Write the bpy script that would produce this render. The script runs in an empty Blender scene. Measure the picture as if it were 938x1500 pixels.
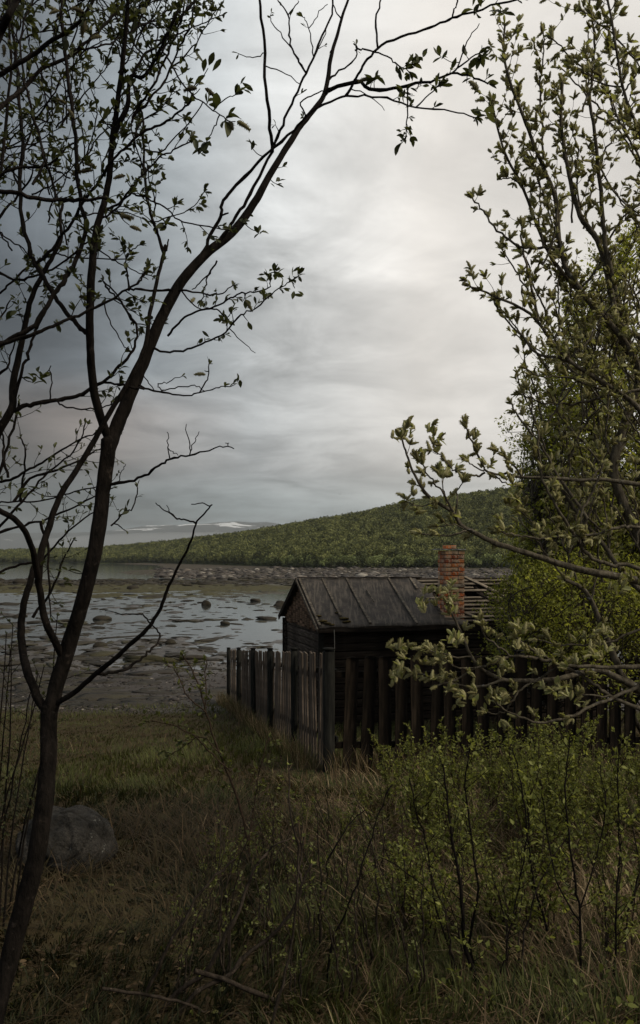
import bpy, math, random
import numpy as np
from mathutils import Vector, Matrix

# ------------------------------------------------------------------ camera, sky, sun, exposure
sc = bpy.context.scene
C = sc.collection
random.seed(7)
rng = np.random.default_rng(7)
F = 1200.0           # focal length in photo pixels; eye at the origin, horizon at photo row 818

cam_d = bpy.data.cameras.new('camera')
cam = bpy.data.objects.new('camera', cam_d); C.objects.link(cam)
cam_d.sensor_fit = 'VERTICAL'; cam_d.sensor_height = 36.0; cam_d.lens = 36.0 * F / 1500.0
cam_d.shift_y = 68.0 / 1500.0
cam_d.clip_start = 0.05; cam_d.clip_end = 40000
cam.rotation_euler = (math.radians(90), 0, 0)
sc.camera = cam
sc.view_settings.view_transform = 'Standard'
sc.view_settings.look = 'None'
sc.view_settings.exposure = 0.30
sc.view_settings.gamma = 1.0
sc.cycles.max_bounces = 5
sc.cycles.transparent_max_bounces = 6
sc.cycles.volume_bounces = 0

SUN_AZ, SUN_EL = 112.0, 46.0
w = bpy.data.worlds.new("World"); sc.world = w; w.use_nodes = True
nt = w.node_tree; nt.nodes.clear()
def N(t, **kw):
    n = nt.nodes.new(t)
    for k, v in kw.items(): setattr(n, k, v)
    return n
def L(a, b): nt.links.new(a, b)
def ramp(tree, fac, stops, interp='LINEAR'):
    r = tree.nodes.new('ShaderNodeValToRGB'); r.color_ramp.interpolation = interp
    e = r.color_ramp.elements
    while len(e) < len(stops): e.new(0.5)
    for i, (p, c) in enumerate(stops):
        e[i].position = p
        e[i].color = (c, c, c, 1) if not isinstance(c, tuple) else (*c, 1)
    tree.links.new(fac, r.inputs[0]); return r.outputs[0]
def mathn(tree, op, a, b=None, clamp=False):
    m = tree.nodes.new('ShaderNodeMath'); m.operation = op; m.use_clamp = clamp
    for i, v in enumerate((a, b)):
        if v is None: continue
        if isinstance(v, (int, float)): m.inputs[i].default_value = v
        else: tree.links.new(v, m.inputs[i])
    return m.outputs[0]
def mixc(tree, fac, a, b, mode='MIX'):
    m = tree.nodes.new('ShaderNodeMix'); m.data_type = 'RGBA'; m.blend_type = mode
    if isinstance(fac, (int, float)): m.inputs[0].default_value = fac
    else: tree.links.new(fac, m.inputs[0])
    for i, v in ((6, a), (7, b)):
        if isinstance(v, tuple): m.inputs[i].default_value = (*v[:3], 1)
        else: tree.links.new(v, m.inputs[i])
    return m.outputs[2]

tc = N('ShaderNodeTexCoord')
sep = N('ShaderNodeSeparateXYZ'); L(tc.outputs['Generated'], sep.inputs[0])
X_, Y_, Z_ = sep.outputs
zc = mathn(nt, 'ADD', mathn(nt, 'MAXIMUM', Z_, 0.0), 0.13)
cmb = N('ShaderNodeCombineXYZ')
L(mathn(nt, 'DIVIDE', X_, zc), cmb.inputs[0]); L(mathn(nt, 'DIVIDE', Y_, zc), cmb.inputs[1])
def cloud(scale, detail, dist, off, rough=0.55):
    mp = N('ShaderNodeMapping'); mp.inputs['Location'].default_value = off; L(cmb.outputs[0], mp.inputs[0])
    n = N('ShaderNodeTexNoise'); n.inputs['Scale'].default_value = scale; n.inputs['Detail'].default_value = detail
    n.inputs['Roughness'].default_value = rough; n.inputs['Distortion'].default_value = dist
    L(mp.outputs[0], n.inputs['Vector']); return n.outputs['Fac']
c1 = cloud(0.9, 7, 0.5, (3.1, 1.7, 0))
c2 = cloud(2.6, 8, 0.8, (8.3, 0.4, 2), 0.6)
xx = mathn(nt, 'MULTIPLY_ADD', X_, 0.5); xx.node.inputs[2].default_value = 0.5
# brightness of the cloud sheet: heavy cloud to the left, thin bright cloud ahead and to the right
side = ramp(nt, xx, [(0.0, 0.04), (0.31, 0.075), (0.36, 0.18), (0.41, 0.34), (0.47, 0.50), (0.54, 0.60), (0.80, 0.58), (1.0, 0.50)])
back = ramp(nt, mathn(nt, 'MULTIPLY', mathn(nt, 'ADD', Y_, 1.0), 0.5), [(0.40, 1.0), (0.60, 0.0)])
side = mixc(nt, back, side, (0.42, 0.42, 0.42))
elev = ramp(nt, Z_, [(0.0, 0.46), (0.05, 0.50), (0.11, 0.62), (0.20, 0.82), (0.32, 1.0), (0.7, 1.0), (1.0, 0.9)])
elev_r = ramp(nt, Z_, [(0.0, 0.75), (0.11, 0.92), (0.25, 1.0), (1.0, 1.0)])
rside = ramp(nt, xx, [(0.46, 0.0), (0.62, 1.0)])
ev = mixc(nt, rside, elev, elev_r)
amp = ramp(nt, xx, [(0.35, 1.0), (0.48, 0.8), (0.56, 0.35), (1.0, 0.35)])
cl = mathn(nt, 'ADD', mathn(nt, 'MULTIPLY', c1, 0.65), mathn(nt, 'MULTIPLY', c2, 0.35))
clr = ramp(nt, cl, [(0.36, 0.45), (0.46, 0.78), (0.53, 1.05), (0.62, 1.35)])
clf = mixc(nt, amp, (1.0, 1.0, 1.0), clr)
val = mixc(nt, 1.0, mixc(nt, 1.0, side, ev, 'MULTIPLY'), clf, 'MULTIPLY')
tint = ramp(nt, xx, [(0.30, (0.84, 0.98, 1.12)), (0.40, (0.90, 1.0, 1.06)), (0.47, (0.99, 1.01, 1.0)), (0.56, (1.05, 1.0, 0.93))])
low = ramp(nt, Z_, [(0.0, 0.0), (0.05, 0.0), (0.12, 1.0), (0.17, 1.0), (0.22, 0.0)])
lowl = mathn(nt, 'MULTIPLY', low, ramp(nt, xx, [(0.36, 0.8), (0.46, 0.0)]))
tint = mixc(nt, lowl, tint, (1.22, 1.0, 0.86))
hz = ramp(nt, Z_, [(0.0, 1.0), (0.06, 0.8), (0.11, 0.0)])
hzf = mathn(nt, 'MULTIPLY', hz, ramp(nt, xx, [(0.44, 1.0), (0.62, 0.2)]))
tint = mixc(nt, hzf, tint, (0.88, 1.03, 1.04))
# the thin place in the cloud where the sun stands
sdir = Vector((math.sin(math.radians(-3.5)) * math.cos(math.radians(21)), math.cos(math.radians(-3.5)) * math.cos(math.radians(21)), math.sin(math.radians(21))))
vm = N('ShaderNodeVectorMath', operation='DOT_PRODUCT'); L(tc.outputs['Generated'], vm.inputs[0]); vm.inputs[1].default_value = sdir
glow = ramp(nt, vm.outputs['Value'], [(0.93, 0.0), (0.98, 0.10), (0.9975, 0.22), (0.9998, 0.5)])
cloudcol = mixc(nt, 1.0, mixc(nt, 1.0, val, tint, 'MULTIPLY'), mixc(nt, 1.0, (1, 1, 1), mixc(nt, 1.0, glow, clr, 'MULTIPLY'), 'ADD'), 'MULTIPLY')
sky = N('ShaderNodeTexSky', sky_type='NISHITA'); sky.sun_disc = False
sky.sun_elevation = math.radians(SUN_EL); sky.sun_rotation = math.radians(SUN_AZ)
cb = N('ShaderNodeVectorMath', operation='SCALE'); L(cloudcol, cb.inputs[0]); cb.inputs['Scale'].default_value = 11.0
skymix = mixc(nt, 0.97, sky.outputs[0], cb.outputs[0])
bg = N('ShaderNodeBackground'); bg.inputs['Strength'].default_value = 0.10; L(skymix, bg.inputs[0])
wo = N('ShaderNodeOutputWorld'); L(bg.outputs[0], wo.inputs[0])

sl = bpy.data.lights.new('sun', 'SUN'); sl.energy = 2.6; sl.angle = math.radians(18); sl.color = (1.0, 0.90, 0.72)
sun = bpy.data.objects.new('sun', sl); C.objects.link(sun)
az, el = math.radians(SUN_AZ), math.radians(SUN_EL)
sd = Vector((math.sin(az) * math.cos(el), math.cos(az) * math.cos(el), math.sin(el)))
sun.rotation_euler = sd.to_track_quat('Z', 'Y').to_euler()

# ------------------------------------------------------------------ helpers
def pw(x, y, d):
    """point at depth d metres seen at photo pixel x, y"""
    return np.array([(x - 469.0) / F * d, d, (818.0 - y) / F * d])

class Acc:
    def __init__(s): s.v = []; s.q = []; s.t = []; s.qt = []; s.tt = []; s.n = 0
    def add(s, V, Q=None, T=None, tint=None):
        V = np.asarray(V, dtype=np.float64).reshape(-1, 3)
        s.v.append(V)
        if Q is not None and len(Q):
            Q = np.asarray(Q, dtype=np.int64).reshape(-1, 4); s.q.append(Q + s.n)
            s.qt.append(np.broadcast_to(0.5 if tint is None else tint, (len(Q),)) if not isinstance(tint, tuple) else tint[0])
        if T is not None and len(T):
            T = np.asarray(T, dtype=np.int64).reshape(-1, 3); s.t.append(T + s.n)
            s.tt.append(np.broadcast_to(0.5 if tint is None else tint, (len(T),)) if not isinstance(tint, tuple) else tint[1])
        s.n += len(V)
    def mesh(s, name, origin=(0, 0, 0), mat=None, smooth=False):
        me = bpy.data.meshes.new(name)
        if not s.v: return me
        V = np.concatenate(s.v) - np.asarray(origin)
        Q = np.concatenate(s.q) if s.q else np.zeros((0, 4), int)
        T = np.concatenate(s.t) if s.t else np.zeros((0, 3), int)
        me.vertices.add(len(V)); me.vertices.foreach_set('co', V.astype(np.float32).ravel())
        me.loops.add(Q.size + T.size)
        me.loops.foreach_set('vertex_index', np.concatenate([Q.ravel(), T.ravel()]).astype(np.int32))
        me.polygons.add(len(Q) + len(T))
        me.polygons.foreach_set('loop_start', np.concatenate([np.arange(len(Q)) * 4, Q.size + np.arange(len(T)) * 3]).astype(np.int32))
        tn = np.concatenate([np.asarray(a, float) for a in (s.qt + s.tt)])
        me.update(calc_edges=True)
        at = me.attributes.new('tint', 'FLOAT', 'FACE'); at.data.foreach_set('value', tn.astype(np.float32))
        if smooth: me.polygons.foreach_set('use_smooth', np.ones(len(me.polygons), bool))
        if mat: me.materials.append(mat)
        return me

def link(name, me, parent=None, loc=(0, 0, 0), kind=None, label=None, cat=None, group=None, rot=None):
    o = bpy.data.objects.new(name, me); C.objects.link(o)
    o.location = loc
    if rot is not None: o.rotation_euler = rot
    if parent: o.parent = parent
    for k, v in (('kind', kind), ('label', label), ('category', cat), ('group', group)):
        if v: o[k] = v
    return o

def thing(name, loc, label, cat, group=None, rotz=0.0):
    return link(name, None, None, tuple(loc), None, label, cat, group, (0, 0, rotz))

def copy_tree(o, loc=None, rotz=None, scale=None, label=None):
    c = o.copy(); C.objects.link(c)
    if loc is not None: c.location = loc
    if rotz is not None: c.rotation_euler = (0, 0, rotz)
    if scale is not None: c.scale = (scale,) * 3
    if label: c['label'] = label
    for ch in o.children:
        d = ch.copy(); C.objects.link(d); d.parent = c
        for g in ch.children:
            e = g.copy(); C.objects.link(e); e.parent = d
    return c

def _h(ix, iy, seed):
    v = np.sin(ix * 127.1 + iy * 311.7 + seed * 74.7) * 43758.5453
    return v - np.floor(v)
def vnoise(x, y, seed=0):
    x = np.asarray(x, float); y = np.asarray(y, float)
    ix = np.floor(x); iy = np.floor(y); fx = x - ix; fy = y - iy
    fx = fx * fx * (3 - 2 * fx); fy = fy * fy * (3 - 2 * fy)
    a = _h(ix, iy, seed); b = _h(ix + 1, iy, seed); c = _h(ix, iy + 1, seed); d = _h(ix + 1, iy + 1, seed)
    return (a * (1 - fx) + b * fx) * (1 - fy) + (c * (1 - fx) + d * fx) * fy
def fbm(x, y, o=4, seed=0):
    s = 0; a = 0.5; t = 0
    for i in range(o):
        s = s + a * vnoise(x * 2 ** i, y * 2 ** i, seed + i * 13); t += a; a *= 0.5
    return s / t * 2 - 1
def sstep(a, b, x):
    t = np.clip((x - a) / (b - a), 0, 1); return t * t * (3 - 2 * t)

# ------------------------------------------------------------------ materials
def mat(name, build):
    m = bpy.data.materials.new(name); m.use_nodes = True
    t = m.node_tree; b = t.nodes['Principled BSDF']; build(t, b); return m
def noise(t, scale, detail=5, coord='Object', rough=0.6, stretch=None, dist=0.0):
    c = t.nodes.new('ShaderNodeTexCoord'); v = c.outputs[coord]
    if stretch:
        mp = t.nodes.new('ShaderNodeMapping'); mp.inputs['Scale'].default_value = stretch; t.links.new(v, mp.inputs[0]); v = mp.outputs[0]
    n = t.nodes.new('ShaderNodeTexNoise'); n.inputs['Scale'].default_value = scale; n.inputs['Detail'].default_value = detail
    n.inputs['Roughness'].default_value = rough; n.inputs['Distortion'].default_value = dist
    t.links.new(v, n.inputs['Vector']); return n.outputs['Fac']
def bump(t, b, h, s=0.4, d=0.02):
    n = t.nodes.new('ShaderNodeBump'); n.inputs['Strength'].default_value = s; n.inputs['Distance'].default_value = d
    t.links.new(h, n.inputs['Height']); t.links.new(n.outputs[0], b.inputs['Normal'])
def attr(t, name):
    a = t.nodes.new('ShaderNodeAttribute'); a.attribute_name = name; return a.outputs['Fac']
def objrand(t): return t.nodes.new('ShaderNodeObjectInfo').outputs['Random']
def setc(t, b, c, rough=0.8, spec=0.3):
    if isinstance(c, tuple): b.inputs['Base Color'].default_value = (*c, 1)
    else: t.links.new(c, b.inputs['Base Color'])
    b.inputs['Roughness'].default_value = rough; b.inputs['Specular IOR Level'].default_value = spec

def wood(name, dark, light, axis=(1, 1, 12), rough=0.85, var=0.35, sc_=3.0):
    def f(t, b):
        s = tuple(0.08 if a == 'L' else 1.0 for a in axis)
        n = noise(t, 28 * sc_ / 3, 6, stretch=s, rough=0.7)
        n2 = noise(t, 2.3, 4)
        c = ramp(t, n, [(0.30, tuple(x * 0.45 for x in dark)), (0.45, dark), (0.60, light), (0.78, tuple(x * 1.25 for x in light))])
        c = mixc(t, ramp(t, n2, [(0.40, 0.0), (0.65, 0.75)]), c, tuple(x * 0.5 for x in dark))
        r = mathn(t, 'MULTIPLY_ADD', objrand(t), var); r.node.inputs[2].default_value = 1 - var / 2
        cc = t.nodes.new('ShaderNodeVectorMath'); cc.operation = 'SCALE'; t.links.new(c, cc.inputs[0]); t.links.new(r, cc.inputs['Scale'])
        setc(t, b, cc.outputs[0], rough, 0.06); bump(t, b, n, 0.6, 0.006)
    return mat(name, f)
M = {}
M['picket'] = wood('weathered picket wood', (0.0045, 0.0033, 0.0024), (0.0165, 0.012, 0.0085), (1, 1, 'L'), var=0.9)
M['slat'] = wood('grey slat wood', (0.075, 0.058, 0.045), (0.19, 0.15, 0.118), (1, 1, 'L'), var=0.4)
M['post'] = wood('grey green post paint', (0.009, 0.009, 0.008), (0.024, 0.0235, 0.020), (1, 1, 'L'), var=0.3)
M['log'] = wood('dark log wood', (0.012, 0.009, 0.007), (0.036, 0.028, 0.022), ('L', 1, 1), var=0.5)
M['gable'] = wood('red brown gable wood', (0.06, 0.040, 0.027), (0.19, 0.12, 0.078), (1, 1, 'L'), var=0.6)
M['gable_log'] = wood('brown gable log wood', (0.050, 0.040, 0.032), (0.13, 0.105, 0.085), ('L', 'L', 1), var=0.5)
M['batten'] = wood('pale roof batten wood', (0.085, 0.072, 0.058), (0.21, 0.18, 0.145), (1, 'L', 1), var=0.5)
M['lath'] = wood('pale roof lath wood', (0.11, 0.092, 0.072), (0.27, 0.225, 0.175), ('L', 1, 1), var=0.5)
def _felt(t, b):
    n = noise(t, 5, 8, rough=0.7); n2 = noise(t, 40, 3); n3 = noise(t, 4.0, 4, stretch=(6, 0.6, 1))
    c = ramp(t, n, [(0.36, (0.011, 0.009, 0.0075)), (0.50, (0.025, 0.020, 0.0165)), (0.62, (0.046, 0.037, 0.030))])
    c = mixc(t, ramp(t, n3, [(0.50, 0.0), (0.62, 0.7)]), c, (0.085, 0.070, 0.055))
    setc(t, b, c, 0.75, 0.35); bump(t, b, mathn(t, 'ADD', n, mathn(t, 'MULTIPLY', n2, 0.4)), 0.6, 0.015)
M['felt'] = mat('old roofing felt', _felt)
def _brick(t, b):
    n = noise(t, 14, 6, rough=0.7); r = objrand(t)
    c = ramp(t, r, [(0.0, (0.42, 0.11, 0.034)), (0.25, (0.50, 0.155, 0.048)), (0.45, (0.22, 0.060, 0.028)), (0.6, (0.46, 0.16, 0.055)), (0.82, (0.42, 0.24, 0.13))], 'CONSTANT')
    c = mixc(t, ramp(t, n, [(0.48, 0.0), (0.57, 0.85)]), c, (0.40, 0.30, 0.21))
    c = mixc(t, ramp(t, noise(t, 5, 4), [(0.58, 0.0), (0.68, 0.85)]), c, (0.045, 0.030, 0.024))
    setc(t, b, c, 0.9, 0.2); bump(t, b, n, 0.7, 0.01)
M['brick'] = mat('old red brick', _brick)
def _mortar(t, b):
    n = noise(t, 20, 5)
    setc(t, b, ramp(t, n, [(0.35, (0.10, 0.075, 0.055)), (0.65, (0.30, 0.25, 0.19))]), 0.95, 0.1); bump(t, b, n, 0.8, 0.01)
M['mortar'] = mat('crumbling mortar', _mortar)
def _dark(c, r=0.8):
    def f(t, b): setc(t, b, c, r)
    return f
M['slate'] = mat('grey slate cap', lambda t, b: setc(t, b, ramp(t, noise(t, 10), [(0.4, (0.10, 0.10, 0.10)), (0.6, (0.28, 0.28, 0.27))]), 0.6))
M['moss'] = mat('roof moss', lambda t, b: setc(t, b, ramp(t, noise(t, 18), [(0.4, (0.025, 0.02, 0.010)), (0.6, (0.075, 0.055, 0.016))]), 0.95, 0.1))
M['rope'] = mat('pale cord', _dark((0.25, 0.23, 0.2)))
M['feather'] = mat('dark feather', _dark((0.08, 0.08, 0.085)))

def bark(name, d, l, s=30):
    def f(t, b):
        n = noise(t, s, 5, stretch=(1, 1, 0.35), rough=0.7)
        c = ramp(t, n, [(0.35, d), (0.62, l)])
        li = noise(t, 22, 5, rough=0.75)
        c = mixc(t, ramp(t, li, [(0.60, 0.0), (0.68, 0.7)]), c, tuple(min(0.2, x * 3.2) for x in l))
        setc(t, b, c, 0.9, 0.05); bump(t, b, n, 1.0, 0.012)
    return mat(name, f)
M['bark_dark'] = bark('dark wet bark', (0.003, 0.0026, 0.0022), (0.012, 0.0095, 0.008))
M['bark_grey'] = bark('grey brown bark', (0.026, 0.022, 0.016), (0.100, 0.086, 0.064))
M['bark_mid'] = bark('damp brown bark', (0.010, 0.008, 0.006), (0.040, 0.031, 0.024))
M['twig'] = bark('brown twig bark', (0.018, 0.012, 0.008), (0.055, 0.038, 0.026), 60)

def leafmat(name, stops, trans=0.45, rough=0.55, tcol=None):
    m = bpy.data.materials.new(name); m.use_nodes = True; t = m.node_tree; b = t.nodes['Principled BSDF']
    a = attr(t, 'tint'); r = objrand(t)
    v = mathn(t, 'ADD', a, mathn(t, 'MULTIPLY', mathn(t, 'SUBTRACT', r, 0.5), 0.25), clamp=True)
    c = ramp(t, v, stops)
    setc(t, b, c, rough, 0.18)
    tr = t.nodes.new('ShaderNodeBsdfTranslucent')
    hc = mixc(t, 1.0, c, tcol or (1.5, 1.5, 0.8), 'MULTIPLY'); t.links.new(hc, tr.inputs[0])
    mx = t.nodes.new('ShaderNodeMixShader'); mx.inputs[0].default_value = trans
    t.links.new(b.outputs[0], mx.inputs[1]); t.links.new(tr.outputs[0], mx.inputs[2])
    t.links.new(mx.outputs[0], t.nodes['Material Output'].inputs[0])
    return m
M['leaf_dark'] = leafmat('young willow leaf', [(0, (0.022, 0.026, 0.011)), (0.5, (0.042, 0.048, 0.020)), (1, (0.085, 0.092, 0.040))], 0.30)
M['leaf_right'] = leafmat('silvery willow leaf', [(0, (0.115, 0.120, 0.045)), (0.5, (0.20, 0.205, 0.085)), (1, (0.32, 0.325, 0.16))], 0.42)
M['catkin'] = leafmat('fuzzy catkin', [(0, (0.14, 0.125, 0.06)), (0.5, (0.23, 0.21, 0.10)), (1, (0.36, 0.34, 0.19))], 0.32, 0.8)
M['catkin_dark'] = leafmat('old catkin', [(0, (0.07, 0.06, 0.035)), (0.5, (0.12, 0.105, 0.06)), (1, (0.22, 0.20, 0.12))], 0.35, 0.8)
M['leaf_tree'] = leafmat('birch leaf', [(0, (0.09, 0.100, 0.020)), (0.5, (0.19, 0.20, 0.042)), (1, (0.31, 0.32, 0.08))], 0.55)
M['leaf_shrub'] = leafmat('fresh sapling leaf', [(0, (0.055, 0.062, 0.016)), (0.5, (0.125, 0.138, 0.034)), (1, (0.26, 0.27, 0.085))], 0.45)
M['leaf_mid'] = leafmat('shaded sapling leaf', [(0, (0.030, 0.034, 0.011)), (0.5, (0.062, 0.070, 0.020)), (1, (0.13, 0.14, 0.045))], 0.35)  # darker copy of the sapling leaf, with shade put into its colour
M['grass'] = leafmat('green and dead grass', [(0, (0.012, 0.014, 0.006)), (0.22, (0.030, 0.036, 0.011)), (0.46, (0.085, 0.092, 0.026)), (0.52, (0.030, 0.019, 0.010)), (0.74, (0.095, 0.064, 0.034)), (1, (0.28, 0.215, 0.13))], 0.25, 0.7, (1.2, 1.15, 0.8))
def _forest(name, s1, s2):
    m = bpy.data.materials.new(name); m.use_nodes = True; t = m.node_tree; b = t.nodes['Principled BSDF']
    r = objrand(t); a = attr(t, 'tint')
    c = ramp(t, r, [(0.0, tuple(x * 0.55 for x in s1)), (0.25, s1), (0.8, s2), (1.0, tuple(x * 1.35 for x in s2))])
    k = mathn(t, 'MULTIPLY_ADD', a, 0.8); k.node.inputs[2].default_value = 0.6
    cc = t.nodes.new('ShaderNodeVectorMath'); cc.operation = 'SCALE'; t.links.new(c, cc.inputs[0]); t.links.new(k, cc.inputs['Scale'])
    setc(t, b, cc.outputs[0], 0.8, 0.1)
    tr = t.nodes.new('ShaderNodeBsdfTranslucent'); t.links.new(cc.outputs[0], tr.inputs[0])
    mx = t.nodes.new('ShaderNodeMixShader'); mx.inputs[0].default_value = 0.3
    t.links.new(b.outputs[0], mx.inputs[1]); t.links.new(tr.outputs[0], mx.inputs[2])
    t.links.new(mx.outputs[0], t.nodes['Material Output'].inputs[0])
    return m
M['forest'] = _forest('hillside birch leaf', (0.082, 0.092, 0.034), (0.155, 0.162, 0.058))
M['forest_edge'] = _forest('pale shore birch leaf', (0.12, 0.14, 0.055), (0.20, 0.23, 0.09))

def _ground(t, b):
    # zones follow the land itself: turf on the bank, litter and shingle, mud, weed, far stony shore, forest floor
    g = t.nodes.new('ShaderNodeNewGeometry'); s = t.nodes.new('ShaderNodeSeparateXYZ'); t.links.new(g.outputs['Position'], s.inputs[0])
    z = attr(t, 'zone')
    n = noise(t, 2.0, 8, rough=0.7); n1 = noise(t, 0.35, 6, rough=0.65); n2 = noise(t, 14, 5, rough=0.7); nb = noise(t, 0.05, 4)
    turf = ramp(t, n, [(0.3, (0.020, 0.015, 0.009)), (0.5, (0.040, 0.030, 0.016)), (0.7, (0.045, 0.048, 0.018))])
    shing = ramp(t, n2, [(0.3, (0.010, 0.0075, 0.0055)), (0.5, (0.024, 0.018, 0.014)), (0.68, (0.060, 0.048, 0.038))])
    mud = ramp(t, n, [(0.35, (0.018, 0.0145, 0.011)), (0.5, (0.040, 0.033, 0.026)), (0.65, (0.070, 0.060, 0.050))])
    weed = ramp(t, n, [(0.35, (0.022, 0.018, 0.010)), (0.5, (0.042, 0.038, 0.015)), (0.65, (0.070, 0.065, 0.026))])
    shore = ramp(t, n, [(0.35, (0.020, 0.015, 0.011)), (0.5, (0.040, 0.033, 0.024)), (0.68, (0.105, 0.09, 0.068))])
    floor = ramp(t, n1, [(0.35, (0.03, 0.035, 0.012)), (0.65, (0.06, 0.07, 0.025))])
    c = mixc(t, ramp(t, z, [(0.10, 0.0), (0.16, 1.0)]), turf, shing)
    c = mixc(t, ramp(t, z, [(0.24, 0.0), (0.34, 1.0)]), c, mud)
    c = mixc(t, ramp(t, z, [(0.48, 0.0), (0.54, 1.0)]), c, weed)
    c = mixc(t, ramp(t, z, [(0.66, 0.0), (0.74, 1.0)]), c, shore)
    c = mixc(t, ramp(t, z, [(0.86, 0.0), (0.92, 1.0)]), c, floor)
    setc(t, b, c, 0.8, 0.4)
    t.links.new(ramp(t, z, [(0.10, 0.05), (0.2, 0.25), (0.34, 0.22), (0.54, 0.15), (1.0, 0.05)]), b.inputs['Specular IOR Level'])
    wet = ramp(t, z, [(0.14, 0.9), (0.22, 0.6), (0.32, 0.42), (0.47, 0.45), (0.54, 0.8), (0.7, 0.9)])
    t.links.new(wet, b.inputs['Roughness'])
    bump(t, b, mathn(t, 'ADD', n, n2), 0.5, 0.06)
M['ground'] = mat('land', _ground)
def _water(t, b):
    n = noise(t, 0.9, 6, stretch=(1, 2.2, 1), rough=0.6)
    setc(t, b, (0.018, 0.022, 0.021), 0.07, 0.5); b.inputs['IOR'].default_value = 1.33
    bump(t, b, n, 0.10, 0.05)
M['water'] = mat('shallow sea water', _water)
def _stone(t, b):
    n = noise(t, 6, 7, rough=0.7); r = objrand(t)
    c = mixc(t, 1.0, ramp(t, n, [(0.35, (0.009, 0.008, 0.0065)), (0.5, (0.028, 0.0245, 0.020)), (0.68, (0.065, 0.058, 0.050))]), ramp(t, noise(t, 60, 4, rough=0.8), [(0.4, 0.5), (0.6, 1.3)]), 'MULTIPLY')
    l = noise(t, 4.2, 7, rough=0.8)
    c = mixc(t, ramp(t, l, [(0.62, 0.0), (0.65, 0.8)]), c, (0.30, 0.30, 0.27))
    setc(t, b, c, 0.85, 0.3); bump(t, b, mathn(t, 'ADD', n, noise(t, 35, 6, rough=0.8)), 1.0, 0.04)
M['stone'] = mat('lichened stone', _stone)
def _wetstone(t, b):
    n = noise(t, 3, 6, rough=0.7); a = attr(t, 'tint')
    c = ramp(t, a, [(0.0, (0.010, 0.008, 0.006)), (0.5, (0.024, 0.019, 0.014)), (0.8, (0.036, 0.032, 0.015)), (1.0, (0.11, 0.10, 0.088))])
    c = mixc(t, ramp(t, n, [(0.45, 0.0), (0.6, 0.5)]), c, (0.030, 0.026, 0.013))
    setc(t, b, c, 0.7, 0.15); bump(t, b, noise(t, 12, 5), 1.0, 0.05)
M['wetstone'] = mat('weedy wet stone', _wetstone)
def _pebble(t, b):
    a = attr(t, 'tint')
    setc(t, b, ramp(t, a, [(0.0, (0.011, 0.008, 0.006)), (0.65, (0.030, 0.023, 0.018)), (0.92, (0.085, 0.070, 0.057)), (1.0, (0.22, 0.20, 0.17))]), 0.7, 0.35)
M['pebble'] = mat('shingle and shell litter', _pebble)
def _mount(t, b):
    g = t.nodes.new('ShaderNodeNewGeometry'); s = t.nodes.new('ShaderNodeSeparateXYZ'); t.links.new(g.outputs['Position'], s.inputs[0])
    n = noise(t, 0.0016, 7, stretch=(1, 1.5, 6), rough=0.68, dist=0.5)
    hgt = mathn(t, 'MULTIPLY', s.outputs[2], 0.00085)
    k = mathn(t, 'ADD', n, hgt)
    c = mixc(t, ramp(t, k, [(0.805, 0.0), (0.835, 0.85)]), (0.050, 0.053, 0.052), (0.75, 0.77, 0.80))
    setc(t, b, c, 0.95, 0.05)
M['mountain'] = mat('snow streaked fell', _mount)

# ------------------------------------------------------------------ land
def interp(x, xs, ys): return np.interp(x, xs, ys)
U_ = [-2.0, -0.9, -0.39, -0.307, -0.203, -0.1075, -0.0575, 0.0, 0.2258, 0.45, 1.2, 2.0]
BASE_ = [760, 740, 720, 700, 600, 420, 350, 300, 292, 280, 260, 240]
RU_ = [-2.0, -0.9, -0.39, -0.266, -0.19, -0.14, -0.0575, 0.0425, 0.11, 0.234, 0.45, 1.2, 2.0]
RY_ = [950, 950, 900, 830, 740, 660, 580, 540, 510, 480, 470, 460, 440]
RZ_ = [6, 6, 4, 6, 9.2, 11.5, 16.5, 24, 30, 35.5, 42, 55, 50]
def Xb(Y):  # right edge of the bay water
    return interp(Y, [120, 142, 150, 170, 200, 225, 255, 300, 340, 380, 500, 640], [-60, -55, -21, -24, -40, -52, -62, -64, -66, -72, -98, -150])
def hillk(X, Y):
    u = X / np.maximum(Y, 1.0)
    b = interp(u, U_, BASE_); ry = interp(u, RU_, RY_); rz = interp(u, RU_, RZ_)
    k = sstep(0, 1, np.clip((Y - b) / (ry - b), 0, 1)) * 0.55 + 0.45 * np.clip((Y - b) / (ry - b), 0, 1)
    return u, b, ry, rz, k
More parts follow.
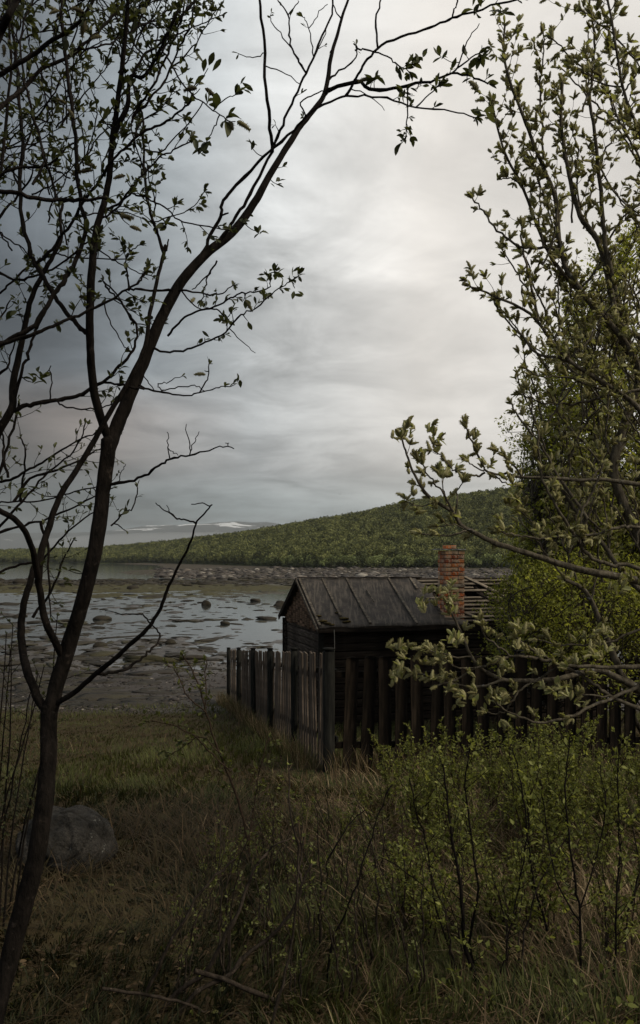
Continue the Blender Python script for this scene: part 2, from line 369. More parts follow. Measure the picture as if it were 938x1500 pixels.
def ground_z(X, Y):
    X = np.asarray(X, float); Y = np.asarray(Y, float)
    near = interp(Y, [-60, -20, 0, 3, 6, 9, 11.1, 13.3, 15.4, 17.8, 20, 25, 28, 33, 50, 90, 9000],
                  [-0.2, -1.2, -1.66, -1.78, -2.02, -2.34, -2.60, -2.84, -3.02, -3.29, -3.53, -3.85, -4.02, -4.15, -4.20, -4.19, -4.19])
    near = near - 0.03 * np.clip(X, 0, 8) * sstep(4, 9, Y) * (1 - sstep(12, 20, Y))
    near = near + 0.05 * fbm(X * 0.7, Y * 0.7, 3, 3) * (1 - sstep(20, 40, Y))
    mud = sstep(22, 32, Y) * (1 - sstep(210, 290, Y))
    m = 0.20 * fbm(X * 0.62, Y * 0.36, 5, 21) + 0.08 * fbm(X * 0.06, Y * 0.045, 3, 5) + 0.11 * np.abs(fbm(X * 1.1, Y * 0.6, 4, 9))
    z = near + mud * (m - 0.035 - 0.05 * sstep(-10, -5, X) * sstep(38, 46, Y) * (1 - sstep(95, 125, Y)) - 0.06 * sstep(27, 33, Y) * (1 - sstep(85, 115, Y)))
    # weed belt slightly proud in front of the bay
    belt = np.exp(-((Y - 118 - 10 * fbm(X * 0.02, Y * 0, 2, 8)) / 24.0) ** 2) * (1 - sstep(-15, 25, X)) 
    z = z + belt * 0.08
    # the bay
    wob = 6 * fbm(X * 0.03, Y * 0.03, 3, 40)
    d = Xb(Y) - X + wob
    bay = sstep(0, 14, d) * sstep(136, 150, Y + 5 * fbm(X * 0.06, Y * 0.0, 3, 4))
    z = z - bay * 1.0
    # stony far shore, then the hill
    u, b, ry, rz, k = hillk(X, Y)
    sh = sstep(-70, -6, Y - b) * (1 - bay) * (Y > 150)
    z = np.where(Y > 150, z + sh * (0.55 + 0.35 * fbm(X * 0.12, Y * 0.12, 3, 31)), z)
    hz_ = k * (rz + 3.7 + 1.6 * fbm(X * 0.012, Y * 0.012, 3, 77))
    z = np.where(Y > b, np.maximum(z, -3.9) * (1 - np.clip(k * 8, 0, 1)) + np.clip(k * 8, 0, 1) * -3.7 + hz_, z)
    z = np.where(Y > ry, z - (Y - ry) * 0.02, z)
    return np.maximum(z, -5.25)
def zone_of(X, Y):
    u, b, ry, rz, k = hillk(X, Y)
    n = fbm(X * 0.35, Y * 0.35, 3, 55)
    z = interp(Y + n * 1.5, [15.5, 18.5, 26, 34], [0.0, 0.2, 0.2, 0.4])
    n2 = fbm(X * 0.05, Y * 0.05, 4, 61)
    wd = np.exp(-((Y - 112 - 12 * n2) / 30.0) ** 2) * (1 - sstep(-5, 40, X + 14 * n2)) + 0.45 * (fbm(X * 0.04, Y * 0.07, 4, 91) > 0.22)
    z = np.where(Y > 45, 0.4 + 0.2 * np.clip(wd * 0.85, 0, 1), z)
    z = np.where(Y > 165 + 12 * n2 - 10, 0.8, z)
    z = np.where(Y > b + 1, 1.0, z)
    return z

def land():
    ya = np.concatenate([np.linspace(-30, 1.5, 12), np.linspace(1.9, 26, 110), 26 * (330 / 26.0) ** (np.arange(1, 640) / 639.0),
                         330 * (1000 / 330.0) ** (np.arange(1, 70) / 69.0), np.array([1300, 2000, 4000, 9200])])
    s = np.concatenate([np.linspace(-2.2, -0.6, 30)[:-1], np.linspace(-0.6, 0.6, 560), np.linspace(0.6, 2.2, 30)[1:]])
    YY, SS = np.meshgrid(ya, s, indexing='ij')
    XX = SS * (np.maximum(YY, 0) + 8.0)
    ZZ = ground_z(XX, YY)
    V = np.stack([XX, YY, ZZ], -1).reshape(-1, 3)
    nr, nc = YY.shape
    i = np.arange(nr - 1)[:, None] * nc + np.arange(nc - 1)[None]
    Q = np.stack([i, i + 1, i + nc + 1, i + nc], -1).reshape(-1, 4)
    a = Acc(); a.add(V, Q=Q)
    me = a.mesh('ground', mat=M['ground'], smooth=True)
    at = me.attributes.new('zone', 'FLOAT', 'POINT'); at.data.foreach_set('value', zone_of(XX, YY).ravel().astype(np.float32))
    link('ground', me, kind='structure')
land()
a = Acc(); WZ = -4.2
a.add([(-9000, 22, WZ), (9000, 22, WZ), (9000, 9200, WZ), (-9000, 9200, WZ)], Q=[(0, 1, 2, 3)])
link('water', a.mesh('water', mat=M['water']), kind='structure')

def mountains():
    xs = np.linspace(-9000, 6000, 260); ys = np.linspace(6400, 9100, 60)
    YY, XX = np.meshgrid(ys, xs, indexing='ij')
    u = XX / 8200.0
    top = interp(u, [-1.1, -0.6, -0.39, -0.27, -0.21, -0.14, -0.105, -0.05, 0.0, 0.2, 0.7], [330, 250, 255, 262, 320, 362, 388, 340, 250, 180, 200])
    k = sstep(6400, 8300, YY) * (1 - 0.3 * sstep(8400, 9100, YY))
    Z = -6 + k * top * (1 + 0.10 * fbm(XX / 900, YY / 900, 5, 12)) + k * 18 * fbm(XX / 260, YY / 260, 3, 6)
    nr, nc = YY.shape
    i = np.arange(nr - 1)[:, None] * nc + np.arange(nc - 1)[None]
    a = Acc(); a.add(np.stack([XX, YY, Z], -1), Q=np.stack([i, i + 1, i + nc + 1, i + nc], -1))
    link('mountain', a.mesh('mountain', mat=M['mountain'], smooth=True), kind='structure')
mountains()

# ------------------------------------------------------------------ generic shapes
def ico(sub=1, jit=0.2, seed=0, flat=1.0):
    import bmesh
    bm = bmesh.new(); bmesh.ops.create_icosphere(bm, subdivisions=sub, radius=1.0)
    V = np.array([v.co[:] for v in bm.verts]); T = np.array([[v.index for v in f.verts] for f in bm.faces]); bm.free()
    r = np.random.default_rng(seed)
    ph = r.uniform(0, 6, (4, 3)); fr = r.uniform(1.2, 3.0, (4, 3))
    d = sum(np.sin(V @ fr[i] + ph[i, 0]) for i in range(4)) / 4
    V = V * (1 + jit * d[:, None] + jit * (0.3 if sub < 3 else 0.03) * r.normal(size=(len(V), 1)))
    V[:, 2] *= flat
    return V, T
def scatter(acc, tmpl, P, S, tint):
    """tmpl list of (V,T); P (n,3); S (n,3) scales; random z-rotation"""
    n = len(P); which = rng.integers(0, len(tmpl), n); ang = rng.uniform(0, 6.283, n)
    for k, (V, T) in enumerate(tmpl):
        m = which == k; c = m.sum()
        if not c: continue
        W = V[None] * S[m][:, None, :]
        ca, sa = np.cos(ang[m])[:, None], np.sin(ang[m])[:, None]
        W = np.stack([W[..., 0] * ca - W[..., 1] * sa, W[..., 0] * sa + W[..., 1] * ca, W[..., 2]], -1) + P[m][:, None]
        TT = T[None] + (np.arange(c) * len(V))[:, None, None]
        acc.add(W.reshape(-1, 3), T=TT.reshape(-1, 3), tint=(None, np.repeat(tint[m], len(T))))

def fan_points(n, y0, y1, u0=-0.55, u1=0.55, power=1.0):
    t = rng.uniform(0, 1, n) ** power
    Y = y0 * (y1 / y0) ** t
    X = rng.uniform(u0, u1, n) * Y
    return X, Y

# beach shingle, mud stones
def stones():
    tm = [ico(1, 0.25, s, 0.55) for s in range(5)]; tw_ = [ico(2, 0.55, s + 20, 0.55) for s in range(6)]
    X, Y = fan_points(12000, 17.2, 33)
    keep = (fbm(X * 0.6, Y * 0.6, 3, 14) + 0.25 > rng.uniform(-0.6, 0.8, len(X)) * 0.8)
    X, Y = X[keep], Y[keep]
    S = rng.lognormal(math.log(0.028), 0.55, len(X)).clip(0.012, 0.12)
    P = np.stack([X, Y, ground_z(X, Y) + S * 0.15], -1)
    a = Acc(); scatter(a, tm, P, S[:, None] * rng.uniform(0.8, 1.5, (len(X), 3)) * np.array([1, 1, 0.6]), rng.uniform(0, 1, len(X)) ** 1.4)
    link('shingle', a.mesh('shingle', mat=M['pebble']), kind='stuff', label='dark pebbles and weed litter on the upper beach', cat='pebbles')
    X, Y = fan_points(7000, 30, 270, power=0.9)
    ok = (fbm(X * 0.12, Y * 0.08, 4, 33) > rng.uniform(-0.35, 0.6, len(X))) & ~((X < Xb(Y) + 8) & (Y > 138))
    X, Y = X[ok], Y[ok]
    S = (rng.lognormal(math.log(0.055), 0.8, len(X)).clip(0.02, 0.4)) * (1 + Y / 110)
    z = np.maximum(ground_z(X, Y), WZ - 0.02)
    P = np.stack([X, Y, z], -1)
    sc3 = S[:, None] * rng.uniform(0.8, 1.9, (len(X), 3)) * np.array([1.2, 1, 0.42])
    a = Acc(); scatter(a, tw_, P, sc3, rng.uniform(0, 0.9, len(X)) ** 1.2)
    link('seaweed_stones', a.mesh('seaweed_stones', mat=M['wetstone']), kind='stuff', label='dark weed covered stones strewn over the tidal mud', cat='stones')
    # flat mats of dark bladder weed, and the stony lip in front of the bay
    X, Y = fan_points(5200, 18.5, 118, -0.5, 0.3)
    ok = (fbm(X * 0.10, Y * 0.06, 4, 133) + 0.5 * sstep(-0.05, -0.25, X / Y) > rng.uniform(-0.1, 0.75, len(X))); X, Y = X[ok], Y[ok]
    S = rng.lognormal(math.log(0.13), 0.65, len(X)).clip(0.05, 0.5)
    P1 = np.stack([X, Y, np.maximum(ground_z(X, Y), WZ - 0.01)], -1); s1 = S[:, None] * rng.uniform(0.7, 1.6, (len(X), 3)) * np.array([1.6, 0.9, 0.14])
    X = rng.uniform(-75, 12, 2400); Y = 142 + rng.normal(0, 9, 2400) + 5 * fbm(X * 0.06, 0 * X, 3, 4); S = rng.lognormal(math.log(0.34), 0.5, 2400).clip(0.12, 1.1)
    P2 = np.stack([X, Y, np.maximum(ground_z(X, Y), WZ)], -1); s2 = S[:, None] * rng.uniform(0.7, 1.5, (2400, 3)) * np.array([1.3, 1, 0.6])
    a = Acc(); scatter(a, tw_, np.concatenate([P1, P2]), np.concatenate([s1, s2]), rng.uniform(0, 0.75, len(P1) + len(P2)))
    link('bladder_weed', a.mesh('bladder_weed', mat=M['wetstone']), kind='stuff', label='mats of dark bladder weed and weedy stones on the tidal flat', cat='seaweed')
    X, Y = fan_points(3600, 165, 330, -0.2, 0.5)
    S = rng.lognormal(math.log(0.45), 0.5, len(X)).clip(0.2, 1.5)
    P = np.stack([X, Y, ground_z(X, Y)], -1)
    a = Acc(); scatter(a, tm, P, S[:, None] * rng.uniform(0.8, 1.6, (len(X), 3)) * np.array([1.2, 1, 0.7]), rng.uniform(0, 1, len(X)) ** 0.9)
    link('shore_boulders', a.mesh('shore_boulders', mat=M['pebble']), kind='stuff', label='pale boulders along the foot of the wooded hill', cat='stones')
stones()
BOULD = [(302, 884, 7, 6, 'small squarish boulder alone on the wet mud left of the shed'),
         (150, 905, 14, 5, 'low flat boulder in the mud just right of the dark trunk'),
         (147, 944, 11, 6, 'rounded boulder in the mud above the low bare branch'),
         (410, 885, 9, 6, 'dark boulder close left of the shed gable'),
         (438, 866, 7, 4, 'low boulder peeping out beside the shed ridge'),
         (195, 861, 9, 5, 'dark boulder on the weedy belt near the bay'),
         (30, 853, 10, 6, 'rounded boulder at the water edge on the far left'),
         (375, 879, 8, 4, 'flat boulder in the shallow water left of the shed'),
         (330, 912, 8, 4, 'flat weedy boulder standing in a puddle between mud bars'),
         (250, 941, 8, 5, 'low weedy boulder between the forked bare branch and fence'),
         (345, 836, 7, 4, 'pale boulder on the far shore below the hill'),
         (498, 835, 6, 4, 'pale boulder on the far shore above the shed ridge')]
for i, (px, py, rw, rh, lb) in enumerate(BOULD):
    d = 4.15 * F / (py - 818.0 + rh * 0.3); d = min(d, 285)
    V, T = ico(3, 0.22, 50 + i, 1.0)
    p = pw(px, py, d); gz = max(float(ground_z(p[0], p[1])), WZ)
    s = d / F
    V = V * np.array([rw * s, rw * s * 0.8, rh * s])
    a = Acc(); a.add(V, T=T, tint=0.35 if py > 840 else 0.9)
    link('boulder', a.mesh('boulder', mat=M['wetstone'] if py > 840 else M['pebble'], smooth=True), loc=(p[0], p[1], gz + rh * s * 0.2), label=lb, cat='boulder')
# the big rock in the grass
V, T = ico(6, 0.16, 5, 1.0)
V = np.sign(V) * np.abs(V) ** 0.8
V = V * (1 + 0.09 * fbm(V[:, 0] * 3, V[:, 1] * 3 + V[:, 2] * 2, 5, 3)[:, None] - 0.05 * (np.abs(fbm(V[:, 0] * 2 + V[:, 2], V[:, 1] * 2 - V[:, 2] * 2, 2, 8)) < 0.05)[:, None])
V = V * (1 + 0.04 * np.sin(V[:, :1] * 9 + V[:, 2:] * 7)); V *= np.array([0.30, 0.28, 0.27])
a = Acc(); a.add(V, T=T)
RK = pw(98, 1245, 5.3)
rk = link('rock', a.mesh('rock', mat=M['stone'], smooth=True), loc=(RK[0], RK[1], -1.895), label='big grey rock with pale lichen in the grass by the dark trunk', cat='rock')

# ------------------------------------------------------------------ hillside wood
def small_tree(seed, h=1.0, n=150, mat_=None, conif=False):
    r = np.random.default_rng(seed); a = Acc()
    k = 7
    cc = np.stack([r.uniform(-0.24, 0.24, k), r.uniform(-0.24, 0.24, k), r.uniform(0.35, 0.85, k)], -1); cr = r.uniform(0.16, 0.28, k)
    j = r.integers(0, k, n); d = r.normal(size=(n, 3)); d /= np.linalg.norm(d, axis=1)[:, None]
    p = cc[j] + d * cr[j][:, None] * r.uniform(0.6, 1.05, n)[:, None]
    if conif:
        zz = r.uniform(0.08, 1, n) ; ang = r.uniform(0, 6.28, n); rr = (1.02 - zz) * 0.26 * r.uniform(0.4, 1, n)
        p = np.stack([rr * np.cos(ang), rr * np.sin(ang), zz], -1)
    s = r.uniform(0.045, 0.085, n)[:, None]
    e1 = r.normal(size=(n, 3)); e1 /= np.linalg.norm(e1, axis=1)[:, None]
    e2 = np.cross(e1, r.normal(size=(n, 3))); e2 /= np.linalg.norm(e2, axis=1)[:, None]
    V = np.stack([p - e1 * s, p + e2 * s * 0.7, p + e1 * s, p - e2 * s * 0.7], 1) * h
    Q = np.arange(n * 4).reshape(n, 4)
    a.add(V, Q=Q, tint=(r.uniform(0, 1, n), None))
    return a
def trunk_acc(h=1.0, r_=0.012):
    a = Acc()
    ang = np.arange(4) * math.pi / 2
    V = np.concatenate([np.stack([r_ * np.cos(ang), r_ * np.sin(ang), 0 * ang], -1), np.stack([r_ * .4 * np.cos(ang), r_ * .4 * np.sin(ang), 0 * ang + 0.75], -1)]) * h
    a.add(V, Q=[(i, (i + 1) % 4, 4 + (i + 1) % 4, 4 + i) for i in range(4)]); return a

def forest():
    n = 150000
    X = rng.uniform(-600, 330, n); Y = rng.uniform(270, 950, n)
    u, b, ry, rz, k = hillk(X, Y)
    ok = (np.abs(u) < 0.60) & (Y > b + 5) & (Y < ry + 45)
    thin = np.ones(n, bool)
    X, Y = X[ok & thin], Y[ok & thin]
    Z = ground_z(X, Y) - 0.2
    me = bpy.data.meshes.new('hillside_wood')
    me.vertices.add(len(X)); me.vertices.foreach_set('co', np.stack([X, Y, Z], -1).astype(np.float32).ravel()); me.update()
    o = link('hillside_wood', me, kind='stuff', label='dense young birch wood covering the long hill across the bay', cat='woodland')
    cl = bpy.data.collections.new('wood_variants')
    for i in range(6):
        aa = small_tree(100 + i, 1.0, 190, conif=(i == 5))
        m_ = aa.mesh('wood_tree_shape', mat=M['forest'])
        ob = bpy.data.objects.new('wood_tree_shape', m_); cl.objects.link(ob)
    ng = bpy.data.node_groups.new('wood', 'GeometryNodeTree')
    ng.interface.new_socket('Geometry', in_out='INPUT', socket_type='NodeSocketGeometry')
    ng.interface.new_socket('Geometry', in_out='OUTPUT', socket_type='NodeSocketGeometry')
    A = ng.nodes.new; gi = A('NodeGroupInput'); go = A('NodeGroupOutput')
    ci = A('GeometryNodeCollectionInfo'); ci.inputs[0].default_value = cl; ci.inputs[1].default_value = True; ci.inputs[2].default_value = True
    ip = A('GeometryNodeInstanceOnPoints'); ip.inputs['Pick Instance'].default_value = True
    rv = A('FunctionNodeRandomValue'); rv.data_type = 'FLOAT'; rv.inputs[2].default_value = 2.8; rv.inputs[3].default_value = 7.2
    rr = A('FunctionNodeRandomValue'); rr.data_type = 'FLOAT'; rr.inputs[2].default_value = 0; rr.inputs[3].default_value = 6.283; rr.inputs['Seed'].default_value = 5
    cx = A('ShaderNodeCombineXYZ')
    lk = ng.links.new
    lk(gi.outputs[0], ip.inputs['Points']); lk(ci.outputs[0], ip.inputs['Instance'])
    lk(rr.outputs[1], cx.inputs[2]); lk(cx.outputs[0], ip.inputs['Rotation']); lk(rv.outputs[1], ip.inputs['Scale']); lk(ip.outputs[0], go.inputs[0])
    md = o.modifiers.new('wood', 'NODES'); md.node_group = ng
    # the front row along the shore, one by one
    lab = 'small pale green birch in the front row at the foot of the hill'
    grp = 'birches along the far shore'
    protos = []
    for i in range(4):
        cr = small_tree(300 + i, 1.0, 260).mesh('crown', mat=M['forest_edge']); tr = trunk_acc().mesh('trunk', mat=M['bark_grey'])
        protos.append((cr, tr))
    k = 0
    for uu in np.linspace(-0.085, 0.235, 95):
        uu += rng.uniform(-0.0012, 0.0012)
        b = float(interp(uu, U_, BASE_)); y = b + rng.uniform(0.5, 6.0); x = uu * y; s = rng.uniform(3.0, 5.2)
        t = thing('birch_tree', (x, y, float(ground_z(x, y)) - 0.1), lab, 'tree', grp, rng.uniform(0, 6.28)); t.scale = (s, s, s)
        link('crown', protos[k % 4][0], t); link('trunk', protos[k % 4][1], t); k += 1
forest()

# ------------------------------------------------------------------ boxes for carpentry
BOXQ = [(0, 3, 2, 1), (4, 5, 6, 7), (0, 1, 5, 4), (1, 2, 6, 5), (2, 3, 7, 6), (3, 0, 4, 7)]
def box_mesh(name, sx, sy, sz, m, bev=0.0, jit=0.0, seed=0, sub=1):
    """box centred in x,y; z from 0; small bevel on the long edges"""
    import bmesh
    bm = bmesh.new(); bmesh.ops.create_cube(bm, size=1.0)
    for v in bm.verts: v.co = (v.co.x * sx, v.co.y * sy, (v.co.z + 0.5) * sz)
    if bev: bmesh.ops.bevel(bm, geom=list(bm.edges), offset=bev, segments=1, affect='EDGES')
    if jit:
        r = random.Random(seed)
        for v in bm.verts: v.co += Vector((r.uniform(-jit, jit), r.uniform(-jit, jit), r.uniform(-jit, jit)))
    me = bpy.data.meshes.new(name); bm.to_mesh(me); bm.free(); me.materials.append(m); return me
def bar(name, p0, p1, wd, th, m, parent, up=(0, 0, 1), bev=0.004, jit=0.0, loc0=(0, 0, 0), seed=0):
    """plank from p0 to p1, width wd across, thickness th along 'up'"""
    p0 = Vector(p0); p1 = Vector(p1); d = p1 - p0; ln = d.length; d.normalize()
    u = Vector(up); s = d.cross(u).normalized(); u = s.cross(d).normalized()
    me = box_mesh(name, ln, wd, th, m, bev, jit, seed)
    o = link(name, me, parent)
    R = Matrix((d, -s if False else u.cross(d), u)).transposed().to_4x4()
    o.matrix_basis = Matrix.Translation((p0 + p1) / 2 - Vector(loc0)) @ R @ Matrix.Translation((0, 0, -th / 2))
    return o

# ------------------------------------------------------------------ fences
CX, CY = 0.0975, 9.0
gdir = Vector((-0.2118, 1.0, 0)).normalized()
def fence_left():
    base = Vector((CX, CY, -2.34))
    t = thing('slat_fence', base, 'weathered fence of narrow upright slats running down to the beach', 'fence')
    fy = [11.12, 13.27, 15.4, 17.8, 20.0]; pts = [Vector((CX, CY, 0))] + [Vector((CX - 0.2118 * (y - CY), y, 0)) for y in fy]
    tops = [-0.975, -1.205, -1.445, -1.675, -1.93, -2.17]
    ang = math.atan2(gdir.y, gdir.x)
    me = post_mesh(1.5, 0.085)
    for i, p in enumerate(pts):
        if i == 0: continue
        o = link('post', me, t, (p.x - base.x, p.y - base.y, tops[i] - 1.5 - base.z), rot=(0, 0, ang + rng.uniform(-0.03, 0.03)))
    side = Vector((gdir.y, -gdir.x, 0))
    sm = [slat_mesh(k) for k in range(4)]
    for i in range(5):
        a_, b_ = pts[i], pts[i + 1]; n = 12
        for k in range(n):
            f = (k + 0.7) / (n + 0.4); p = a_.lerp(b_, f); zt = tops[i] * (1 - f) + tops[i + 1] * f - 0.05 - 0.012 * random.random()
            p = p + side * 0.062
            o = link('slat', sm[k % 4], t, (p.x - base.x, p.y - base.y, zt - 1.34 - base.z), rot=(random.uniform(-.02, .02), random.uniform(-.02, .02), ang + random.uniform(-.06, .06)))
        for dz in (0.28, 1.02):
            pa = a_ + side * 0.095; pb = b_ + side * 0.095
            bar('rail', (pa.x, pa.y, tops[i] - dz), (pb.x, pb.y, tops[i + 1] - dz), 0.03, 0.06, M['post'], t, loc0=base)
def post_mesh(h, w_):
    a = Acc(); r = w_ / 2; c = w_ * 0.42
    V = []
    for z, s in ((0, r), (h - 0.05, r), (h - 0.045, r * 0.8), (h - 0.03, r * 0.8), (h - 0.028, r * 1.1), (h - 0.012, r * 1.1), (h, 0.006)):
        V += [(-s, -s, z), (s, -s, z), (s, s, z), (-s, s, z)]
    Q = []
    for k in range(6):
        for j in range(4): Q.append((k * 4 + j, k * 4 + (j + 1) % 4, k * 4 + 4 + (j + 1) % 4, k * 4 + 4 + j))
    a.add(V, Q=Q); return a.mesh('post', mat=M['post'])
def slat_mesh(k):
    r = random.Random(k)
    return box_mesh('slat', 0.095, 0.022, 1.34 - 0.02 * r.random(), M['slat'], 0.004, 0.0015, k)
def picket_mesh(k, wd=0.148, h=1.34, th=0.022):
    r = random.Random(40 + k); a = Acc()
    n = 7; out = []
    w2 = wd / 2 * r.uniform(0.93, 1.05)
    prof = [(-w2, 0.0), (-w2 * r.uniform(0.95, 1.02), h * 0.3), (-w2 * r.uniform(0.95, 1.02), h * 0.65), (-w2, h - 0.055)]
    for i in range(1, 6):
        t_ = math.pi * i / 6.0; prof.append((-w2 * math.copysign(abs(math.cos(t_)) ** 0.6, math.cos(t_)), h - 0.055 + 0.055 * math.sin(t_) ** 0.6))
    prof += [(w2, h - 0.055), (w2 * r.uniform(0.95, 1.02), h * 0.65), (w2 * r.uniform(0.95, 1.02), h * 0.3), (w2, 0.0)]
    P = np.array(prof); m = len(P)
    warp = lambda z: 0.012 * math.sin(z * 3 + k)
    Vf = [(x, -th / 2 + warp(z), z) for x, z in prof]; Vb = [(x, th / 2 + warp(z), z) for x, z in prof]
    Q = [(i, i + m, (i + 1) % m + m, (i + 1) % m) for i in range(m)]
    T = []
    # fan between mirrored points
    for i in range(m // 2):
        j = m - 1 - i
        if i + 1 < j - 1 or True:
            if i + 1 <= j - 1:
                T += [(i, i + 1, j - 1), (i, j - 1, j), (i + m, j - 1 + m, i + 1 + m), (i + m, j + m, j - 1 + m)]
    T = [t for t in T if len(set(t)) == 3]
    a.add(np.array(Vf + Vb), Q=[tuple(reversed(q)) for q in Q], T=T)
    return a.mesh('picket', mat=M['picket'])
def fence_front():
    d = Vector((1, 0.2, 0)).normalized(); ang = math.atan2(d.y, d.x)
    base = Vector((CX, CY, -2.34))
    t = thing('picket_fence', base, 'dark fence of broad round topped pickets across the front of the shed', 'fence')
    link('post', post_mesh(1.62, 0.11), t, (0, 0, -0.975 - 1.62 - base.z), rot=(0, 0, ang))
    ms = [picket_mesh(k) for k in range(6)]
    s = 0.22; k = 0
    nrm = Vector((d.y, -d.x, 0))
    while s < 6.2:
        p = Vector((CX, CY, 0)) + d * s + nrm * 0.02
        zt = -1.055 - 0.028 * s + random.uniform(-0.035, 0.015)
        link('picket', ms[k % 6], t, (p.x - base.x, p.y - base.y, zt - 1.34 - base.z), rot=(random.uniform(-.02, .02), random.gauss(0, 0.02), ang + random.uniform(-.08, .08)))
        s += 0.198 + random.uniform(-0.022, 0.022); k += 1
    for sx in (2.28, 4.6):
        p = Vector((CX, CY, 0)) + d * sx - nrm * 0.075
        link('post', post_mesh(1.62, 0.10), t, (p.x - base.x, p.y - base.y, -0.99 - 0.028 * sx - 1.62 - base.z), rot=(0, 0, ang))
    for dz in (0.22, 1.0):
        p0 = Vector((CX, CY, 0)) - nrm * 0.012; p1 = p0 + d * 6.3
        bar('rail', (p0.x, p0.y, -1.055 - dz), (p1.x, p1.y, -1.055 - 0.176 - dz), 0.035, 0.07, M['picket'], t, loc0=base)
fence_left(); fence_front()

# ------------------------------------------------------------------ shed
def shed():
    g = Vector((-0.266, 1.0, 0)).normalized(); r = Vector((g.y, -g.x, 0))
    O = Vector((-0.023, 14.0, 0)); LEN = 5.6; WID = 3.10; ZE = -1.19; ZR = -0.40
    base = Vector((0.1, 14.2, -3.0))
    t = thing('shed', base, 'old dark log shed with a sagging felt roof behind the fence', 'shed')
    def P(a_, b_, z): q = O + r * a_ + g * b_; return Vector((q.x, q.y, z))
    half = WID / 2
    sl_n = (Vector((0, 0, 1)) * half + (-g) * (ZR - ZE)).normalized()       # outward normal of the front slope
    sl_b = (Vector((0, 0, 1)) * half + g * (ZR - ZE)).normalized()
    def S(a_, f, off=0.0): return P(a_, half * f, ZE + (ZR - ZE) * f) + sl_n * off   # f 0 eave .. 1 ridge
    def B(a_, f, off=0.0): return P(a_, WID - half * f, ZE + (ZR - ZE) * f) + sl_b * off
    # felt sheets: slightly rumpled, cut off unevenly where the roof has lost its cover
    def felt(name, fn, a0, a1, cut, thick=0.03, nx=30, ny=14, seed=0):
        a = Acc(); top = []; bot = []
        for j in range(ny + 1):
            f = j / ny; f_ = f * 1.0 - 0.02
            am = a1 if not cut else a1 - cut * f + 0.06 * math.sin(f * 17 + seed)
            for i in range(nx + 1):
                x = a0 + (am - a0) * i / nx
                dz = 0.012 * float(fbm(x * 3.1 + seed, f * 4.0, 3, 8)) - 0.028 * math.sin(math.pi * min(1, max(0, x / LEN))) * math.sin(math.pi * f)
                e = 0.015 * float(fbm(x * 5, seed + 1.0, 3, 2)) if j == 0 else 0
                top.append(fn(x, f_ + e, thick + dz)); bot.append(fn(x, f_ + e, dz))
        n = (nx + 1) * (ny + 1); w_ = nx + 1
        Q = []
        for j in range(ny):
            for i in range(nx):
                k = j * w_ + i; Q += [(k, k + 1, k + w_ + 1, k + w_), (n + k, n + k + w_, n + k + w_ + 1, n + k + 1)]
        for i in range(nx): Q += [(i, n + i, n + i + 1, i + 1), (ny * w_ + i, ny * w_ + i + 1, n + ny * w_ + i + 1, n + ny * w_ + i)]
        for j in range(ny): Q += [(j * w_, (j + 1) * w_, n + (j + 1) * w_, n + j * w_), (j * w_ + nx, n + j * w_ + nx, n + (j + 1) * w_ + nx, (j + 1) * w_ + nx)]
        a.add(np.array([v[:] for v in top + bot]), Q=Q)
        return link(name, a.mesh(name, origin=base, mat=M['felt']), t, (0, 0, 0))
    roof = felt('roof', S, 0.0, 2.75, 0.35, seed=1)
    felt('roof', B, 0.0, LEN, 0, seed=3)
    felt('roof', S, 4.3, LEN, -0.4, seed=5)
    # ridge capping, sagging a touch
    for a0, a1 in ((0.0, 1.3), (1.32, 2.5)):
        bar('ridge_board', P(a0, half, ZR + 0.035), P(a1, half, ZR + 0.028), 0.10, 0.02, M['log'], t, loc0=base)
    bar('ridge_pole', P(0.05, half, ZR - 0.03), P(LEN - 0.05, half, ZR - 0.03), 0.07, 0.08, M['log'], t, loc0=base)
    # battens running up the slope
    for a_, f0, f1 in ((0.02, 0.0, 1.0), (0.47, 0.18, 1.0), (0.95, 0.03, 1.0), (1.80, 0.0, 1.0), (2.25, 0.72, 1.0), (1.22, 0.45, 0.72)):
        wd = 0.045 if a_ != 1.22 else 0.015
        bar('batten', S(a_ + random.uniform(-.01, .01), f0, 0.045), S(a_, f1, 0.035), wd, 0.028, M['batten'], t, up=sl_n, loc0=base)
    # rafters and open laths on the bare part
    for a_ in (2.55, 3.15, 3.55, 3.75, 4.15, 4.55):
        bar('rafter', S(a_, 0.0, -0.05), S(a_, 0.98, -0.05), 0.07, 0.07, M['log'], t, up=sl_n, loc0=base)
    rr = random.Random(3)
    for k in range(12):
        f = 0.07 + k * 0.079
        a0 = 2.2 + 0.1 * rr.random() + 0.16 * (1 - f); a1 = 4.4 + 0.1 * rr.random()
        if k in (4, 9): a1 = 3.45
        if k == 7: a0 = 3.6
        bar('lath', S(a0, f + rr.uniform(-.01, .01), 0.01), S(a1, f + rr.uniform(-.012, .012), 0.01), 0.062 if k % 3 else 0.05, 0.022, M['lath'], t, up=sl_n, loc0=base)
    bar('loose_board', S(3.42, 1.0, 0.045), S(3.95, 0.52, 0.045), 0.075, 0.02, M['lath'], t, up=sl_n, loc0=base)
    bar('loose_board', S(2.85, 0.20, 0.045), S(3.15, 0.02, 0.045), 0.06, 0.02, M['lath'], t, up=sl_n, loc0=base)
    bar('loose_board', S(3.4, 0.62, 0.04), S(4.05, 0.06, 0.04), 0.05, 0.02, M['log'], t, up=sl_n, loc0=base)
    # eaves boards, barge boards
    bar('eaves_board', S(-0.01, -0.02, -0.02), S(LEN, -0.02, -0.02), 0.03, 0.10, M['log'], t, loc0=base)
    bar('barge_board', S(-0.03, -0.03, -0.012), S(-0.03, 1.0, -0.012), 0.03, 0.05, M['batten'], t, up=sl_n, loc0=base)
